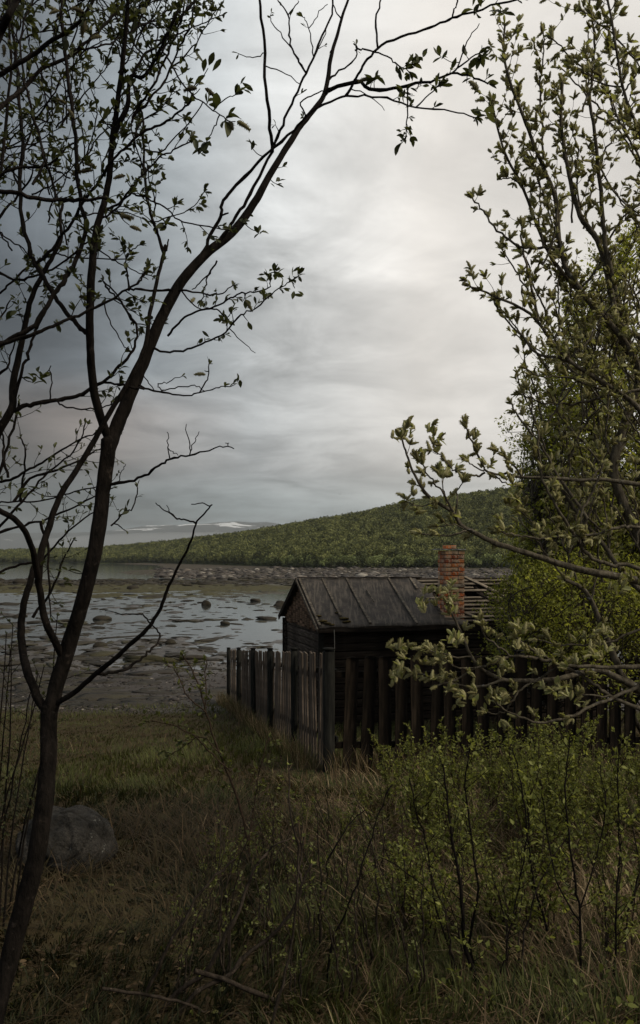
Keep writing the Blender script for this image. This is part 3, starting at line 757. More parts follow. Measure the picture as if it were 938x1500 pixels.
    bar('barge_board', B(-0.03, -0.03, -0.012), B(-0.03, 1.0, -0.012), 0.022, 0.10, M['log'], t, up=sl_b, loc0=base)
    # walls
    ins = 0.16; gin = 0.15      # inset under the eaves, gable inset
    ZF = -3.15
    wf = link('front_wall', None, t, (0, 0, 0)); wg = link('gable_wall', None, t, (0, 0, 0)); wb = link('rear_wall', None, t); wr = link('side_wall', None, t)
    nlog = 14; hl = (ZE - 0.02 - ZF) / nlog
    rr = random.Random(8)
    for k in range(nlog):
        z = ZF + hl * (k + 0.5)
        o_ = rr.uniform(-0.008, 0.008)
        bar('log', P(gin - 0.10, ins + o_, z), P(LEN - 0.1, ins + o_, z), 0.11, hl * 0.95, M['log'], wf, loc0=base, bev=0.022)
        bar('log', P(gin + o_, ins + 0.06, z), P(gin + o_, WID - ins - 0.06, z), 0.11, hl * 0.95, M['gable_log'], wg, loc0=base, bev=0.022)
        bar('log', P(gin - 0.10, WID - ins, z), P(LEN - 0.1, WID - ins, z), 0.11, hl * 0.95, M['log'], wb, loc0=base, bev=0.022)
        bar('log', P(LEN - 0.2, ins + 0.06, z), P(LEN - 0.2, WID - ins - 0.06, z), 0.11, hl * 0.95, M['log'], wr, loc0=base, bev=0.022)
    # upright gable boards
    nb = 15; x0 = 0.12; x1 = WID - 0.12
    for k in range(nb):
        b0 = x0 + (x1 - x0) * (k + 0.5) / nb; wd = (x1 - x0) / nb * 0.93
        f = 1 - abs(b0 - half) / half
        zt = ZE + (ZR - ZE) * f - 0.06
        o_ = gin - 0.075 + rr.uniform(-.006, .006)
        if zt - (ZE - 0.03) < 0.05: continue
        bar('gable_board', P(o_, b0, ZE - 0.06 - 0.04 * rr.random()), P(o_, b0, zt), 0.022, wd, M['gable'], wg, up=g, loc0=base)
    bar('corner_post', P(gin - 0.08, ins - 0.065, ZF), P(gin - 0.08, ins - 0.065, ZE - 0.03), 0.09, 0.05, M['post'], t, up=g, loc0=base)
    bar('corner_post', P(gin - 0.08, WID - ins + 0.065, ZF), P(gin - 0.08, WID - ins + 0.065, ZE - 0.03), 0.09, 0.05, M['log'], t, up=g, loc0=base)
    # cord hanging from the eaves
    a = Acc(); pts = [P(0.26 + 0.012 * math.sin(k * 0.8), -0.05 + 0.01 * math.sin(k), ZE - 0.03 - 0.11 * k) for k in range(8)]
    tube(a, np.array([p[:] for p in pts]), 0.006, 0.005, 5)
    link('cord', a.mesh('cord', origin=base, mat=M['rope']), t)
    # moss cushions
    for (a_, f, s) in ((0.10, 0.10, 0.10), (0.17, 0.06, 0.08), (0.06, 0.2, 0.07), (0.50, 0.14, 0.09), (0.53, 0.08, 0.07), (0.46, 0.26, 0.05), (0.24, 0.03, 0.06)):
        V, T = ico(2, 0.35, int(a_ * 100), 0.2); aa = Acc(); aa.add(V * s, T=T)
        c = S(a_, f, 0.035); link('moss', aa.mesh('moss', mat=M['moss']), t, c - base)
    # chimney
    s_ = 0.365; cb_ = O + r * 0
    # centre: front slope about mid height, seen around photo column 661
    yc = 15.05; xc = (661 - 469) / F * yc; cc = Vector((xc, yc, 0))
    ch = link('chimney', None, t, (xc - base.x, yc - base.y, 0)); ch.rotation_euler = (0, 0, math.atan2(r.y, r.x))
    zb = ZF - base.z; ztop = (818 - 806) / F * yc - base.z
    core = box_mesh('mortar', s_ - 0.035, s_ - 0.035, ztop - zb - 0.01, M['mortar'], 0.01)
    link('mortar', core, ch, (0, 0, zb))
    bl, bt, bh = 0.238, 0.118, 0.064
    bms = [box_mesh('brick', bl, bt, bh, M['brick'], 0.007, 0.0035, q) for q in range(5)]
    zs = ztop; k = 0
    rr = random.Random(11)
    while zs > ztop - 1.45:
        zs -= 0.0765
        for q in range(4):
            an = q * math.pi / 2
            fl = 1 if k % 2 else -1
            ox = (s_ / 2 - bl / 2) * fl; oy = -(s_ / 2 - bt / 2)
            jx, jy = rr.uniform(-.003, .003), rr.uniform(-.005, .003)
            x = (ox + jx) * math.cos(an) - (oy + jy) * math.sin(an); y = (ox + jx) * math.sin(an) + (oy + jy) * math.cos(an)
            link('brick', bms[rr.randrange(5)], ch, (x, y, zs), rot=(0, 0, an + rr.uniform(-.02, .02)))
        k += 1
    # lower plain flue below the seen courses is the mortar core; cap slates and a last loose brick on top
    for dx, dy, w_ in ((-0.18, 0.0, 0.20), (0.09, 0.0, 0.28)):
        link('cap_slate', box_mesh('cap_slate', w_, 0.40, 0.018, M['slate'], 0.003, 0.003, 3), ch, (dx - 0.02, dy, ztop + 0.004))
    link('brick', bms[1], ch, (-0.07, -0.08, ztop + 0.024), rot=(0, 0, 0.25))
    link('mortar_band', box_mesh('mortar_band', s_ + 0.016, s_ + 0.016, 0.055, M['mortar'], 0.012, 0.004, 9), ch, (0, 0, ztop - 0.68))
    return t

# ------------------------------------------------------------------ tubes
def frames(P):
    T = np.gradient(P, axis=0); T /= np.linalg.norm(T, axis=1)[:, None] + 1e-12
    ref = np.array([0.0, 1.0, 0.0]) if abs(T[0][1]) < 0.9 else np.array([1.0, 0, 0])
    Nn = np.cross(T, ref); Nn /= np.linalg.norm(Nn, axis=1)[:, None] + 1e-9
    return T, Nn, np.cross(T, Nn)
def tube(acc, P, r0, r1, k=6, rs=None, tint=0.5):
    n = len(P); T, A_, B_ = frames(P)
    R = np.linspace(r0, r1, n) if rs is None else rs
    an = np.arange(k) / k * 2 * math.pi
    V = P[:, None] + (np.cos(an)[None, :, None] * A_[:, None] + np.sin(an)[None, :, None] * B_[:, None]) * R[:, None, None]
    i = np.arange(n - 1)[:, None] * k; j = np.arange(k)[None]; j2 = (j + 1) % k
    Q = np.stack([i + j, i + j2, i + k + j2, i + k + j], -1).reshape(-1, 4)
    V = np.concatenate([V.reshape(-1, 3), P[-1:] + T[-1:] * R[-1]])
    Tt = [(len(V) - 1, (n - 1) * k + a, (n - 1) * k + (a + 1) % k) for a in range(k)]
    acc.add(V, Q=Q, T=Tt, tint=tint)
def catmull(P, m):
    P = np.asarray(P, float)
    if len(P) < 3: 
        t = np.linspace(0, 1, m * (len(P) - 1) + 1)[:, None]; return P[0] * (1 - t) + P[-1] * t
    Q = np.concatenate([[2 * P[0] - P[1]], P, [2 * P[-1] - P[-2]]]); out = []
    for i in range(1, len(Q) - 2):
        for s in range(m):
            t = s / m; a, b, c, d = Q[i - 1], Q[i], Q[i + 1], Q[i + 2]
            out.append(0.5 * ((2 * b) + (-a + c) * t + (2 * a - 5 * b + 4 * c - d) * t * t + (-a + 3 * b - 3 * c + d) * t ** 3))
    out.append(P[-1]); return np.array(out)
shed()

# ------------------------------------------------------------------ leaf and catkin shapes (unit length along +X, normal +Z)
def leaf_tmpl(wd=0.36, fold=0.12, curl=0.15, teeth=0.0):
    xs = [0.0, 0.12, 0.35, 0.62, 0.85, 1.0]; ws = [0.01, 0.06, 0.92, 1.0, 0.55, 0.0]
    ws = [0.02, 0.30, 0.80, 1.0, 0.60, 0.0]
    V = []; T = []
    for x, w_ in zip(xs, ws):
        z = -curl * x * x
        V += [(x, -wd / 2 * w_, z + fold * w_ * 0.5), (x, 0, z), (x, wd / 2 * w_, z + fold * w_ * 0.5)]
    for i in range(5):
        a = i * 3
        T += [(a, a + 1, a + 4), (a, a + 4, a + 3), (a + 1, a + 2, a + 5), (a + 1, a + 5, a + 4)]
    return np.array(V), np.array(T)
def leaf_small(wd=0.5):
    V = np.array([(0, 0, 0), (0.45, -wd / 2, 0.06), (1, 0, -0.08), (0.45, wd / 2, 0.06)]); T = np.array([(0, 1, 2), (0, 2, 3)]); return V, T
def catkin_tmpl(seed=0, hairs=46):
    r = np.random.default_rng(seed); a = Acc()
    P = np.stack([np.linspace(0, 1, 6), 0 * np.arange(6), 0.06 * np.sin(np.linspace(0, 3, 6))], -1)
    rs = np.array([0.05, 0.13, 0.155, 0.14, 0.10, 0.03]); k = 5
    an = np.arange(k) / k * 6.283
    V = [(P[i, 0], rs[i] * math.cos(t), P[i, 2] + rs[i] * math.sin(t)) for i in range(6) for t in an]
    T = []
    for i in range(5):
        for j in range(k):
            q = (i * k + j, i * k + (j + 1) % k, i * k + k + (j + 1) % k, i * k + k + j); T += [(q[0], q[1], q[2]), (q[0], q[2], q[3])]
    V = list(V); b = len(V)
    for h in range(hairs):
        x = r.uniform(0.05, 0.98); t = r.uniform(0, 6.283); rr = np.interp(x, np.linspace(0, 1, 6), rs)
        n = np.array([0.35, math.cos(t), math.sin(t)]); o = np.array([x, rr * 0.8 * math.cos(t), 0.06 * math.sin(3 * x) + rr * 0.8 * math.sin(t)])
        s = np.array([0.035, -math.sin(t) * 0.02, math.cos(t) * 0.02])
        e = o + n * r.uniform(0.08, 0.17)
        V += [tuple(o - s), tuple(o + s), tuple(e)]; T.append((b, b + 1, b + 2)); b += 3
    return np.array(V), np.array(T)
LEAF = [leaf_tmpl(0.42, 0.10, 0.15), leaf_tmpl(0.50, 0.2, 0.35), leaf_tmpl(0.34, 0.28, -0.15)]
LEAFS = [leaf_small(0.5), leaf_small(0.62)]
CATK = [catkin_tmpl(1), catkin_tmpl(2)]

def basis(D, up=None):
    D = D / (np.linalg.norm(D, axis=1)[:, None] + 1e-9)
    R = rng.normal(size=D.shape) * 0.5 + np.array([0, 0, 1.0]) if up is None else up
    S = np.cross(R, D); S /= np.linalg.norm(S, axis=1)[:, None] + 1e-9
    return np.stack([D, S, np.cross(D, S)], -1)      # columns x,y,z

def rough_tube(acc, P, rad, k):
    # bark: long ridges and furrows that break up along the stem, and a few swellings where limbs were lost
    m = 4; n0 = len(P); t = np.linspace(0, n0 - 1, (n0 - 1) * m + 1)
    Pd = np.stack([np.interp(t, np.arange(n0), P[:, i]) for i in range(3)], -1); rd = np.interp(t, np.arange(n0), rad)
    ker = np.ones(5) / 5
    for i in range(3): Pd[2:-2, i] = np.convolve(Pd[:, i], ker, 'same')[2:-2]
    n = len(Pd); T, A_, B_ = frames(Pd); an = np.arange(k) / k * 2 * math.pi
    L_ = np.concatenate([[0], np.cumsum(np.linalg.norm(np.diff(Pd, axis=0), axis=1))])
    sd_ = rng.uniform(0, 100)
    AA, LL = np.meshgrid(an, L_)
    ridg = fbm(np.cos(AA) * 3.2 + sd_, np.sin(AA) * 3.2 + LL * 7, 3, 4)
    knob = np.clip(fbm(np.cos(AA) * 0.9 + sd_, np.sin(AA) * 0.9 + LL * 6, 2, 9) - 0.25, 0, 1)
    R = rd[:, None] * (1 + 0.13 * ridg + 0.28 * knob)
    V = Pd[:, None] + (np.cos(an)[None, :, None] * A_[:, None] + np.sin(an)[None, :, None] * B_[:, None]) * R[..., None]
    i = np.arange(n - 1)[:, None] * k; j = np.arange(k)[None]; j2 = (j + 1) % k
    Q = np.stack([i + j, i + j2, i + k + j2, i + k + j], -1).reshape(-1, 4)
    acc.add(np.concatenate([V.reshape(-1, 3), Pd[-1:] + T[-1:] * rd[-1]]), Q=Q, T=[(n * k, (n - 1) * k + a, (n - 1) * k + (a + 1) % k) for a in range(k)])

class Plant:
    def __init__(s, name, base, label, cat, group=None, bark='twig', leafm='leaf_dark', catm='catkin'):
        s.base = np.array(base, float); s.root = thing(name, base, label, cat, group)
        s.polys = []; s.bark = bark; s.items = []; s.leafm = leafm; s.catm = catm; s.count = 0
        s.tw = Acc(); s.slim = 1.0
    def trace(s, pts, w0, w1, d0=None, d1=None, name='branch', snap=16, dd=0.0, k=7, sub=None, jit=None, matn=None):
        """pts in photo pixels; radii in photo pixels; depth metres"""
        p0 = np.array(pts[0], float); depth = d0
        if s.polys and d0 is None:
            best = None
            for (px, P3) in s.polys:
                dist = np.hypot(*(px - p0).T); j = dist.argmin()
                if best is None or dist[j] < best[0]: best = (dist[j], P3[j], px[j])
            depth = best[1][1]
            if best[0] < snap: pts = [tuple(best[2])] + list(pts[1:])
            s.gap = best[0]
        if d1 is None: d1 = depth + dd
        sub = sub or (5 if w0 >= 10 else 4); jit = jit if jit is not None else (0.7 if w0 >= 10 else 1.5)
        px = catmull(pts, sub)
        L_ = np.concatenate([[0], np.cumsum(np.hypot(*np.diff(px, axis=0).T))]); f = L_ / L_[-1]
        D = depth + (d1 - depth) * f + 0.03 * np.sin(f * 7 + len(s.polys)) * f * (1 - f) * 4
        px = px + rng.normal(0, jit * 0.6, px.shape) * (np.arange(len(px)) > 0)[:, None]
        P = np.stack([(px[:, 0] - 469) / F * D, D, (818 - px[:, 1]) / F * D], -1)
        wpx = (w0 + (w1 - w0) * f) * s.slim
        rad = wpx / 2 / F * D
        rad = rad * (1 + (0.03 if w0 < 12 else 0.012) * rng.normal(size=len(rad)))
        if 3.5 < w0 < 10:   # knots where old buds sat
            rad[rng.random(len(rad)) < 0.12] *= 1.22
        a = Acc()
        if w0 >= 11: rough_tube(a, P, rad, 18)
        else: tube(a, P, 0, 0, k, rs=rad)
        link(name, a.mesh(name, origin=s.base, mat=M[matn or s.bark], smooth=True), s.root)
        s.polys.append((px, P)); return px, P, rad
    def cluster(s, p, d, size, nl=3, nc=0, spread=0.8, csize=None):
        """leaves and catkins fanned round direction d at p"""
        d = d / (np.linalg.norm(d) + 1e-9)
        for i in range(nl + nc):
            v = d + rng.normal(size=3) * spread * 0.6; v /= np.linalg.norm(v)
            c = i >= nl
            sz = (csize or size) if c else size
            s.items.append((p + d * rng.uniform(-0.5, 0.2) * size * 0.5, v, sz * rng.uniform(0.5, 1.25), c))
    def twig(s, p, d, ln, r, leaf, nl=3, nc=0, every=None, bend=0.25, up=0.35, tip=True, csize=None):
        n = 5 if ln < 0.25 else 8
        P = [p]; dirv = d / np.linalg.norm(d)
        for i in range(n):
            dirv = dirv + rng.normal(size=3) * bend * 0.5 + np.array([0, 0, up]) / n
            dirv /= np.linalg.norm(dirv); P.append(P[-1] + dirv * ln / n)
        P = np.array(P); tube(s.tw, P, r, r * 0.45, 4)
        if tip and (nl + nc): s.cluster(P[-1], dirv, leaf, nl, nc, csize=csize)
        if every:
            m = int(ln / every)
            for i in range(m):
                f = (i + rng.uniform(0.3, 0.9)) / m
                if f < 0.15: continue
                q = P[0] + 0; j = f * n; a = int(min(j, n - 1)); q = P[a] + (P[a + 1] - P[a]) * (j - a)
                t = P[a + 1] - P[a]; t /= np.linalg.norm(t)
                sd_ = np.cross(t, rng.normal(size=3)); sd_ /= np.linalg.norm(sd_)
                s.cluster(q, sd_ * 0.8 + t * 0.7, leaf, max(1, nl - 1), max(0, nc - 1) if nc else 0, csize=csize)
        return P
    def dress(s, px, P, rad, spacing_px, f0=0.2, f1=1.0, ln=(0.03, 0.10), leaf=0.04, nl=3, nc=0, up=0.3, r=None, every=None, spur=0.5, csize=None):
        L_ = np.concatenate([[0], np.cumsum(np.hypot(*np.diff(px, axis=0).T))]); tot = L_[-1]
        pos = tot * f0
        while pos < tot * f1:
            pos += spacing_px * rng.uniform(0.5, 1.5)
            if pos >= tot: break
            j = np.searchsorted(L_, pos) - 1; j = max(0, min(j, len(P) - 2))
            f = (pos - L_[j]) / (L_[j + 1] - L_[j] + 1e-9); q = P[j] + (P[j + 1] - P[j]) * f
            t = P[j + 1] - P[j]; t /= np.linalg.norm(t)
            sd_ = np.cross(t, rng.normal(size=3)); sd_ /= np.linalg.norm(sd_)
            ll = rng.uniform(*ln)
            s.twig(q, t * rng.uniform(0.5, 1.1) + sd_, ll, r or min(0.0022, rad[j] * 0.7), leaf, nl, nc, every, up=up, csize=csize)
        t = P[-1] - P[-2]
        if nl + nc and f1 >= 1: s.cluster(P[-1], t, leaf, nl + 1, nc, csize=csize)
    def hook(s, p):
        q0 = np.array([469 + F * p[0] / p[1], 818 - F * p[2] / p[1]]); best = None
        for (px, P3) in s.polys:
            dist = np.hypot(*(px - q0).T); j = dist.argmin()
            if best is None or dist[j] < best[0]: best = (dist[j], P3[j])
        e = best[1]; p = p * (e[1] / p[1])            # bring the spray to its limb's own distance
        m = (p + e) / 2 + np.array([0, 0, -0.12 * np.linalg.norm(p - e)])
        tube(s.tw, catmull([e, m, p], 3), 0.0022, 0.0014, 4); return p
    def finish(s, nparts=300, small=False):
        if s.tw.n: link('twigs', s.tw.mesh('twigs', origin=s.base, mat=M['twig'] if s.bark != 'bark_dark' else M['bark_dark']), s.root, kind='stuff')
        if not s.items: return
        P = np.array([i[0] for i in s.items]); D = np.array([i[1] for i in s.items]); Z = np.array([i[2] for i in s.items]); K = np.array([i[3] for i in s.items])
        u = P[:, 0] / P[:, 1]; v = P[:, 2] / P[:, 1]
        vis = (np.abs(u) < 0.41) & (v < 0.70) & (v > -0.58)
        app = Z / P[:, 1] * vis
        for isc, tm, mn, nm in ((False, LEAF if not small else LEAFS, s.leafm, 'leaf'), (True, CATK, s.catm, 'catkin')):
            idx = np.where(K == isc)[0]
            if not len(idx): continue
            idx = idx[np.argsort(-app[idx])]
            B = basis(D[idx]); first = min(nparts, int((app[idx] * F > 8).sum())) if not small else 0
            key = (nm, mn, small)
            if key not in SH:
                SH[key] = []
                for q, (V, T) in enumerate(tm):
                    for tn in (0.15, 0.5, 0.85):
                        a = Acc(); a.add(V, T=T, tint=tn); SH[key].append(a.mesh(nm, mat=M[mn], smooth=(nm == 'leaf')))
            for q in range(first):
                i = idx[q]; o = bpy.data.objects.new(nm, SH[key][int(rng.integers(len(SH[key])))]); C.objects.link(o); o.parent = s.root
                R = B[q] * Z[i]; p = P[i] - s.base
                o.matrix_basis = Matrix([[*R[0], p[0]], [*R[1], p[1]], [*R[2], p[2]], [0, 0, 0, 1]])
            rest = idx[first:]
            if len(rest):
                a = Acc(); wh = rng.integers(0, len(tm), len(rest)); tn = rng.uniform(0, 1, len(rest)); Br = B[first:]
                for q, (V, T) in enumerate(tm):
                    m = wh == q
                    if not m.any(): continue
                    W = np.einsum('nij,kj->nki', Br[m] * Z[rest][m][:, None, None], V) + P[rest][m][:, None]
                    TT = T[None] + (np.arange(m.sum()) * len(V))[:, None, None]
                    a.add(W.reshape(-1, 3), T=TT.reshape(-1, 3), tint=(None, np.repeat(tn[m], len(T))))
                link('foliage' if not isc else 'catkins', a.mesh('foliage', origin=s.base, mat=M[mn], smooth=(nm == 'leaf' and not small)), s.root, kind='stuff')
SH = {}

# ------------------------------------------------------------------ the dark willow in the left foreground
def left_tree():
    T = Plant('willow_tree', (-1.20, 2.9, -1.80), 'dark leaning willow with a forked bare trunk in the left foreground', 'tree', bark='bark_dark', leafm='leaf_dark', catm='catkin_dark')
    T.slim = 0.78
    R = {}
    def tr(key, pts, w0, w1, d0=None, dd=0.0, **k):
        R[key] = T.trace(pts, w0, w1, d0=d0, dd=dd, **k); return R[key]
    tr('trunk', [(-22, 1530), (8, 1430), (26, 1360), (44, 1295), (57, 1240), (66, 1170), (71, 1110), (72, 1062), (73, 1035)], 38, 30, d0=2.9, dd=0.25, name='trunk', k=12, jit=0.5)
    tr('A', [(73, 1045), (84, 1000), (97, 955), (118, 890), (135, 825), (147, 760), (153, 710), (160, 645)], 28, 27, dd=0.05, k=12, name='stem')
    tr('A2', [(158, 655), (172, 622), (186, 590), (205, 543), (226, 490), (245, 450), (270, 408), (300, 374), (341, 340), (372, 298), (399, 250), (430, 200), (448, 175), (475, 138), (484, 90), (497, 40), (514, -12)], 26, 4, dd=0.5, k=10, name='stem')
    tr('A1', [(160, 652), (150, 618), (138, 575), (133, 520), (132, 470), (135, 400), (141, 340), (152, 300), (160, 262), (165, 207), (171, 160), (181, 80), (188, -8)], 17, 7, dd=-0.3, k=9, name='stem')
    tr('A1b', [(165, 207), (184, 160), (192, 113), (210, 113), (226, 90), (238, 66), (250, 40), (268, -5)], 9, 5, dd=-0.1)
    tr('A1c', [(192, 115), (210, 82), (232, 66), (255, 40), (275, 12), (290, -10)], 5, 3.5, dd=0.1)
    tr('A2b', [(318, 368), (334, 335), (348, 315), (367, 284), (393, 233), (407, 200), (422, 164), (441, 123), (458, 90), (469, 60), (484, 28), (488, 0)], 6.5, 3.4, dd=-0.2)
    tr('A2c', [(290, 388), (296, 372), (308, 345), (324, 318), (325, 298), (340, 279), (367, 249), (393, 223), (430, 190), (456, 164), (493, 145), (523, 140), (568, 144), (609, 157), (661, 162), (695, 172)], 7, 2.4, dd=-0.1)
    tr('spurA', [(324, 320), (334, 312)], 4, 3)
    tr('vert', [(405, 226), (397, 190), (390, 130), (387, 60), (380, -8)], 7, 5, dd=-0.15)
    tr('D', [(510, 142), (519, 119), (530, 100), (542, 82), (568, 62), (609, 48), (645, 34), (670, 24), (706, 13), (760, -2)], 5, 3.6, dd=-0.2)
    tr('D2', [(553, 74), (551, 30), (559, -6)], 4, 3)
    tr('D3', [(661, 27), (668, 10), (672, -6)], 3.5, 3)
    tr('E', [(474, 138), (486, 130), (523, 119), (549, 132), (587, 127), (631, 119), (661, 108), (691, 112), (715, 122)], 8, 3, dd=-0.25)
    tr('E2', [(662, 108), (680, 92), (702, 78)], 3.5, 2.5)
    tr('E3', [(673, 100), (684, 62), (702, 34)], 3, 1.6)
    tr('E4', [(615, 155), (630, 138), (646, 120)], 3, 2)
    tr('Fb', [(520, 74), (527, 71), (545, 74), (564, 80), (580, 92), (600, 105)], 3.4, 2)
    tr('F2', [(487, 120), (505, 100), (521, 84), (522, 66)], 4, 2.2)
    tr('F3', [(520, 130), (540, 140), (564, 162)], 2.4, 1.2)
    tr('F4', [(598, 130), (597, 160), (594, 198)], 3.2, 2)
    tr('F5', [(440, 165), (441, 150), (455, 140), (478, 133)], 3.2, 2.2)
    tr('tw1', [(447, 106), (436, 88), (427, 70), (424, 45), (422, 22), (405, -4)], 4, 2.2)
    tr('tw2', [(422, 22), (436, 4), (440, -6)], 2.4, 1.6)
    tr('tw3', [(428, 68), (414, 55), (400, 35), (396, 24)], 2.6, 1.6)
    tr('tw4', [(461, 80), (456, 55), (448, 32), (444, 24)], 2.6, 1.5)
    tr('tw5', [(456, 42), (468, 18), (480, 6)], 2, 1.4)
    tr('tw6', [(463, 80), (474, 55), (484, 26)], 2.2, 1.4)
    tr('tw7', [(497, 28), (490, 12), (485, -4)], 2.6, 1.8)
    tr('tw8', [(400, 88), (420, 108), (440, 124)], 2.4, 1.6)
    tr('tw9', [(389, 80), (372, 84), (350, 80)], 2.2, 1.4)
    # right of the fork: the leafy sprays
    tr('G', [(246, 492), (262, 474), (280, 459), (307, 452), (333, 440), (350, 430), (365, 429), (392, 424), (396, 405), (402, 396)], 4.5, 2, dd=-0.2)
    tr('G2', [(228, 520), (250, 516), (275, 512), (301, 501), (331, 487), (352, 461), (373, 452), (403, 427), (421, 415), (437, 405)], 4.5, 1.8, dd=-0.3)
    tr('G2b', [(300, 452), (315, 452), (325, 460), (335, 468)], 3.2, 2.4)
    tr('G2c', [(345, 492), (360, 505), (375, 517)], 2.2, 1.2)
    tr('G3', [(268, 425), (290, 428), (312, 432), (330, 428), (341, 417)], 4.2, 2)
    tr('G3b', [(262, 424), (230, 426), (200, 424), (187, 424)], 4.5, 4)
    tr('G4', [(318, 382), (307, 400), (301, 420), (295, 440)], 3.6, 2)
    tr('G4b', [(309, 395), (296, 412), (282, 424)], 3.2, 2)
    tr('G4c', [(268, 440), (285, 448), (300, 455)], 3, 2)
    tr('G5', [(205, 569), (225, 572), (253, 578), (275, 578), (293, 575), (312, 570), (330, 566)], 4.2, 1.8, dd=-0.2)
    tr('G5b', [(292, 574), (300, 562), (306, 552), (307, 533)], 3, 2)
    tr('G5c', [(236, 575), (232, 563), (245, 560), (268, 550)], 2.4, 1.3)
    tr('G5d', [(240, 571), (262, 568), (286, 565), (298, 574)], 2.6, 1.8)
    tr('G5e', [(218, 545), (220, 562), (228, 575)], 2.4, 1.8)
    tr('G6', [(166, 711), (190, 705), (213, 696), (232, 684), (250, 672), (272, 668), (300, 662), (322, 654), (342, 657)], 6, 2, dd=-0.3)
    tr('G6b', [(247, 674), (246, 650), (248, 632)], 2.6, 1.4); tr('G6c', [(247, 655), (252, 662), (262, 668)], 2, 1.2)
    tr('G6d', [(281, 667), (276, 645), (272, 622)], 2.6, 1.4); tr('G6e', [(281, 664), (286, 645), (291, 632)], 2.2, 1.2)
    tr('G6f', [(330, 655), (335, 650), (330, 649)], 1.8, 1.2)
    tr('sp1', [(163, 770), (182, 752), (196, 742), (201, 715)], 3.6, 2); tr('sp2', [(163, 762), (175, 770), (186, 779)], 2.6, 1.5)
    tr('sp3', [(168, 700), (178, 690), (186, 680)], 2, 1.2)
    # lower left stems
    tr('B1', [(66, 1048), (55, 1020), (41, 985), (33, 950), (31, 915), (36, 880), (46, 848), (50, 830)], 17, 11, dd=0.3, k=9, name='stem')
    tr('B2', [(88, 968), (78, 935), (65, 905), (58, 863), (50, 815), (38, 780), (20, 760), (-12, 742)], 13, 10, dd=-0.35, k=9, name='stem')
    tr('B3', [(56, 850), (60, 811), (75, 762), (88, 727), (112, 689), (139, 644), (160, 607), (185, 565), (208, 520), (216, 492), (222, 450), (235, 392), (243, 360)], 13, 6, dd=0.2, k=8, name='stem')
    tr('B3b', [(240, 372), (234, 352), (228, 330), (220, 313), (212, 260), (209, 180), (196, 125)], 6, 4, dd=0.1)
    tr('B3c', [(238, 380), (245, 362), (246, 352)], 4, 2.6)
    tr('H', [(90, 1036), (112, 1012), (142, 986), (168, 965), (194, 941), (212, 925), (226, 908), (238, 885), (247, 860), (262, 828), (275, 805), (283, 782), (289, 764), (300, 752), (311, 739)], 11, 2.6, dd=-0.4, k=8)
    tr('H1', [(287, 765), (272, 762), (260, 760), (242, 748), (228, 737)], 3.6, 1.8); tr('H1b', [(258, 760), (249, 750), (245, 740)], 2, 1.4)
    tr('H1c', [(309, 740), (300, 738), (281, 738)], 2.4, 1.8)
    tr('H2', [(140, 987), (165, 985), (187, 979), (205, 966), (220, 953), (232, 938), (233, 928), (222, 914)], 7, 2.6, dd=0.3)
    tr('H3', [(222, 914), (213, 904), (205, 899), (185, 900), (155, 894)], 3.4, 1.6)
    # crossing limbs on the left
    tr('C1', [(132, 494), (122, 484), (107, 470), (92, 450), (77, 430), (64, 405), (51, 385), (43, 365), (34, 330), (29, 275), (33, 220), (31, 180), (27, 120), (21, 67), (14, 0)], 9, 5, dd=0.3, name='branch')
    tr('C2', [(-10, 510), (20, 498), (53, 488), (78, 477), (101, 469), (133, 453), (160, 440), (187, 424), (205, 412), (213, 400)], 8, 3.6, d0=2.9, dd=0.1)
    tr('C3', [(-6, 508), (20, 494), (45, 480), (67, 453), (84, 424), (97, 405), (107, 389), (118, 365), (125, 330), (118, 290), (113, 245), (110, 200), (106, 165), (99, 107), (93, 48), (90, -8)], 9.5, 6, d0=3.0, dd=0.2)
    tr('J', [(-14, 655), (0, 629), (18, 597), (20, 560), (35, 488), (40, 460), (47, 435), (64, 400), (78, 375), (90, 350), (88, 320), (92, 300)], 16, 5, d0=3.2, dd=0.1, k=9, name='stem')
    tr('J2', [(22, 604), (35, 595), (53, 591), (80, 587), (102, 583), (122, 576), (150, 560), (171, 540), (187, 525), (200, 500), (198, 475), (188, 458), (173, 438), (160, 425), (152, 413)], 9, 3, dd=0.15)
    tr('J3', [(150, 560), (173, 563), (190, 566), (210, 570)], 4.4, 4.2, dd=-0.1)
    tr('J4', [(20, 595), (33, 540), (40, 525), (47, 500), (55, 480), (66, 455)], 7, 4)
    tr('J5', [(75, 590), (76, 560), (73, 535)], 3, 1.8)
    tr('J6', [(78, 588), (95, 595), (120, 599), (145, 598), (165, 592), (185, 583)], 3.4, 2)
    tr('K1', [(-8, 113), (20, 97), (53, 77), (75, 60), (93, 50), (112, 36), (125, 20), (140, -6)], 10, 6, d0=2.4, dd=-0.1)
    tr('K2', [(-8, 164), (15, 145), (38, 125), (60, 103), (93, 85), (115, 70), (135, 55), (150, 40), (165, 24), (176, 10)], 9, 4, d0=3.1, dd=0.3)
    tr('K3', [(-6, 62), (13, 22), (30, -8)], 15, 12, d0=2.2)
    tr('K4', [(0, 30), (22, 10), (34, -8)], 6, 5, d0=2.5)
    tr('K5', [(100, 85), (125, 72), (150, 66), (170, 60), (190, 47), (215, 35), (245, 17)], 4, 2.5, dd=0.2)
    tr('L1', [(-8, 280), (24, 281), (45, 288), (67, 292), (90, 293), (107, 293), (130, 293), (157, 291)], 9, 6, d0=2.6, dd=0.1)
    tr('L2', [(-6, 262), (12, 250), (35, 245), (67, 243), (82, 232), (93, 220), (112, 209)], 5.5, 3.6, d0=3.2)
    tr('L3', [(28, 277), (20, 255), (19, 237), (0, 258)], 4, 3)
    tr('L4', [(50, 387), (72, 370), (90, 345), (107, 325), (118, 300), (140, 272), (165, 235), (190, 212), (215, 190), (240, 180), (262, 165), (280, 148)], 6, 4, dd=-0.2)
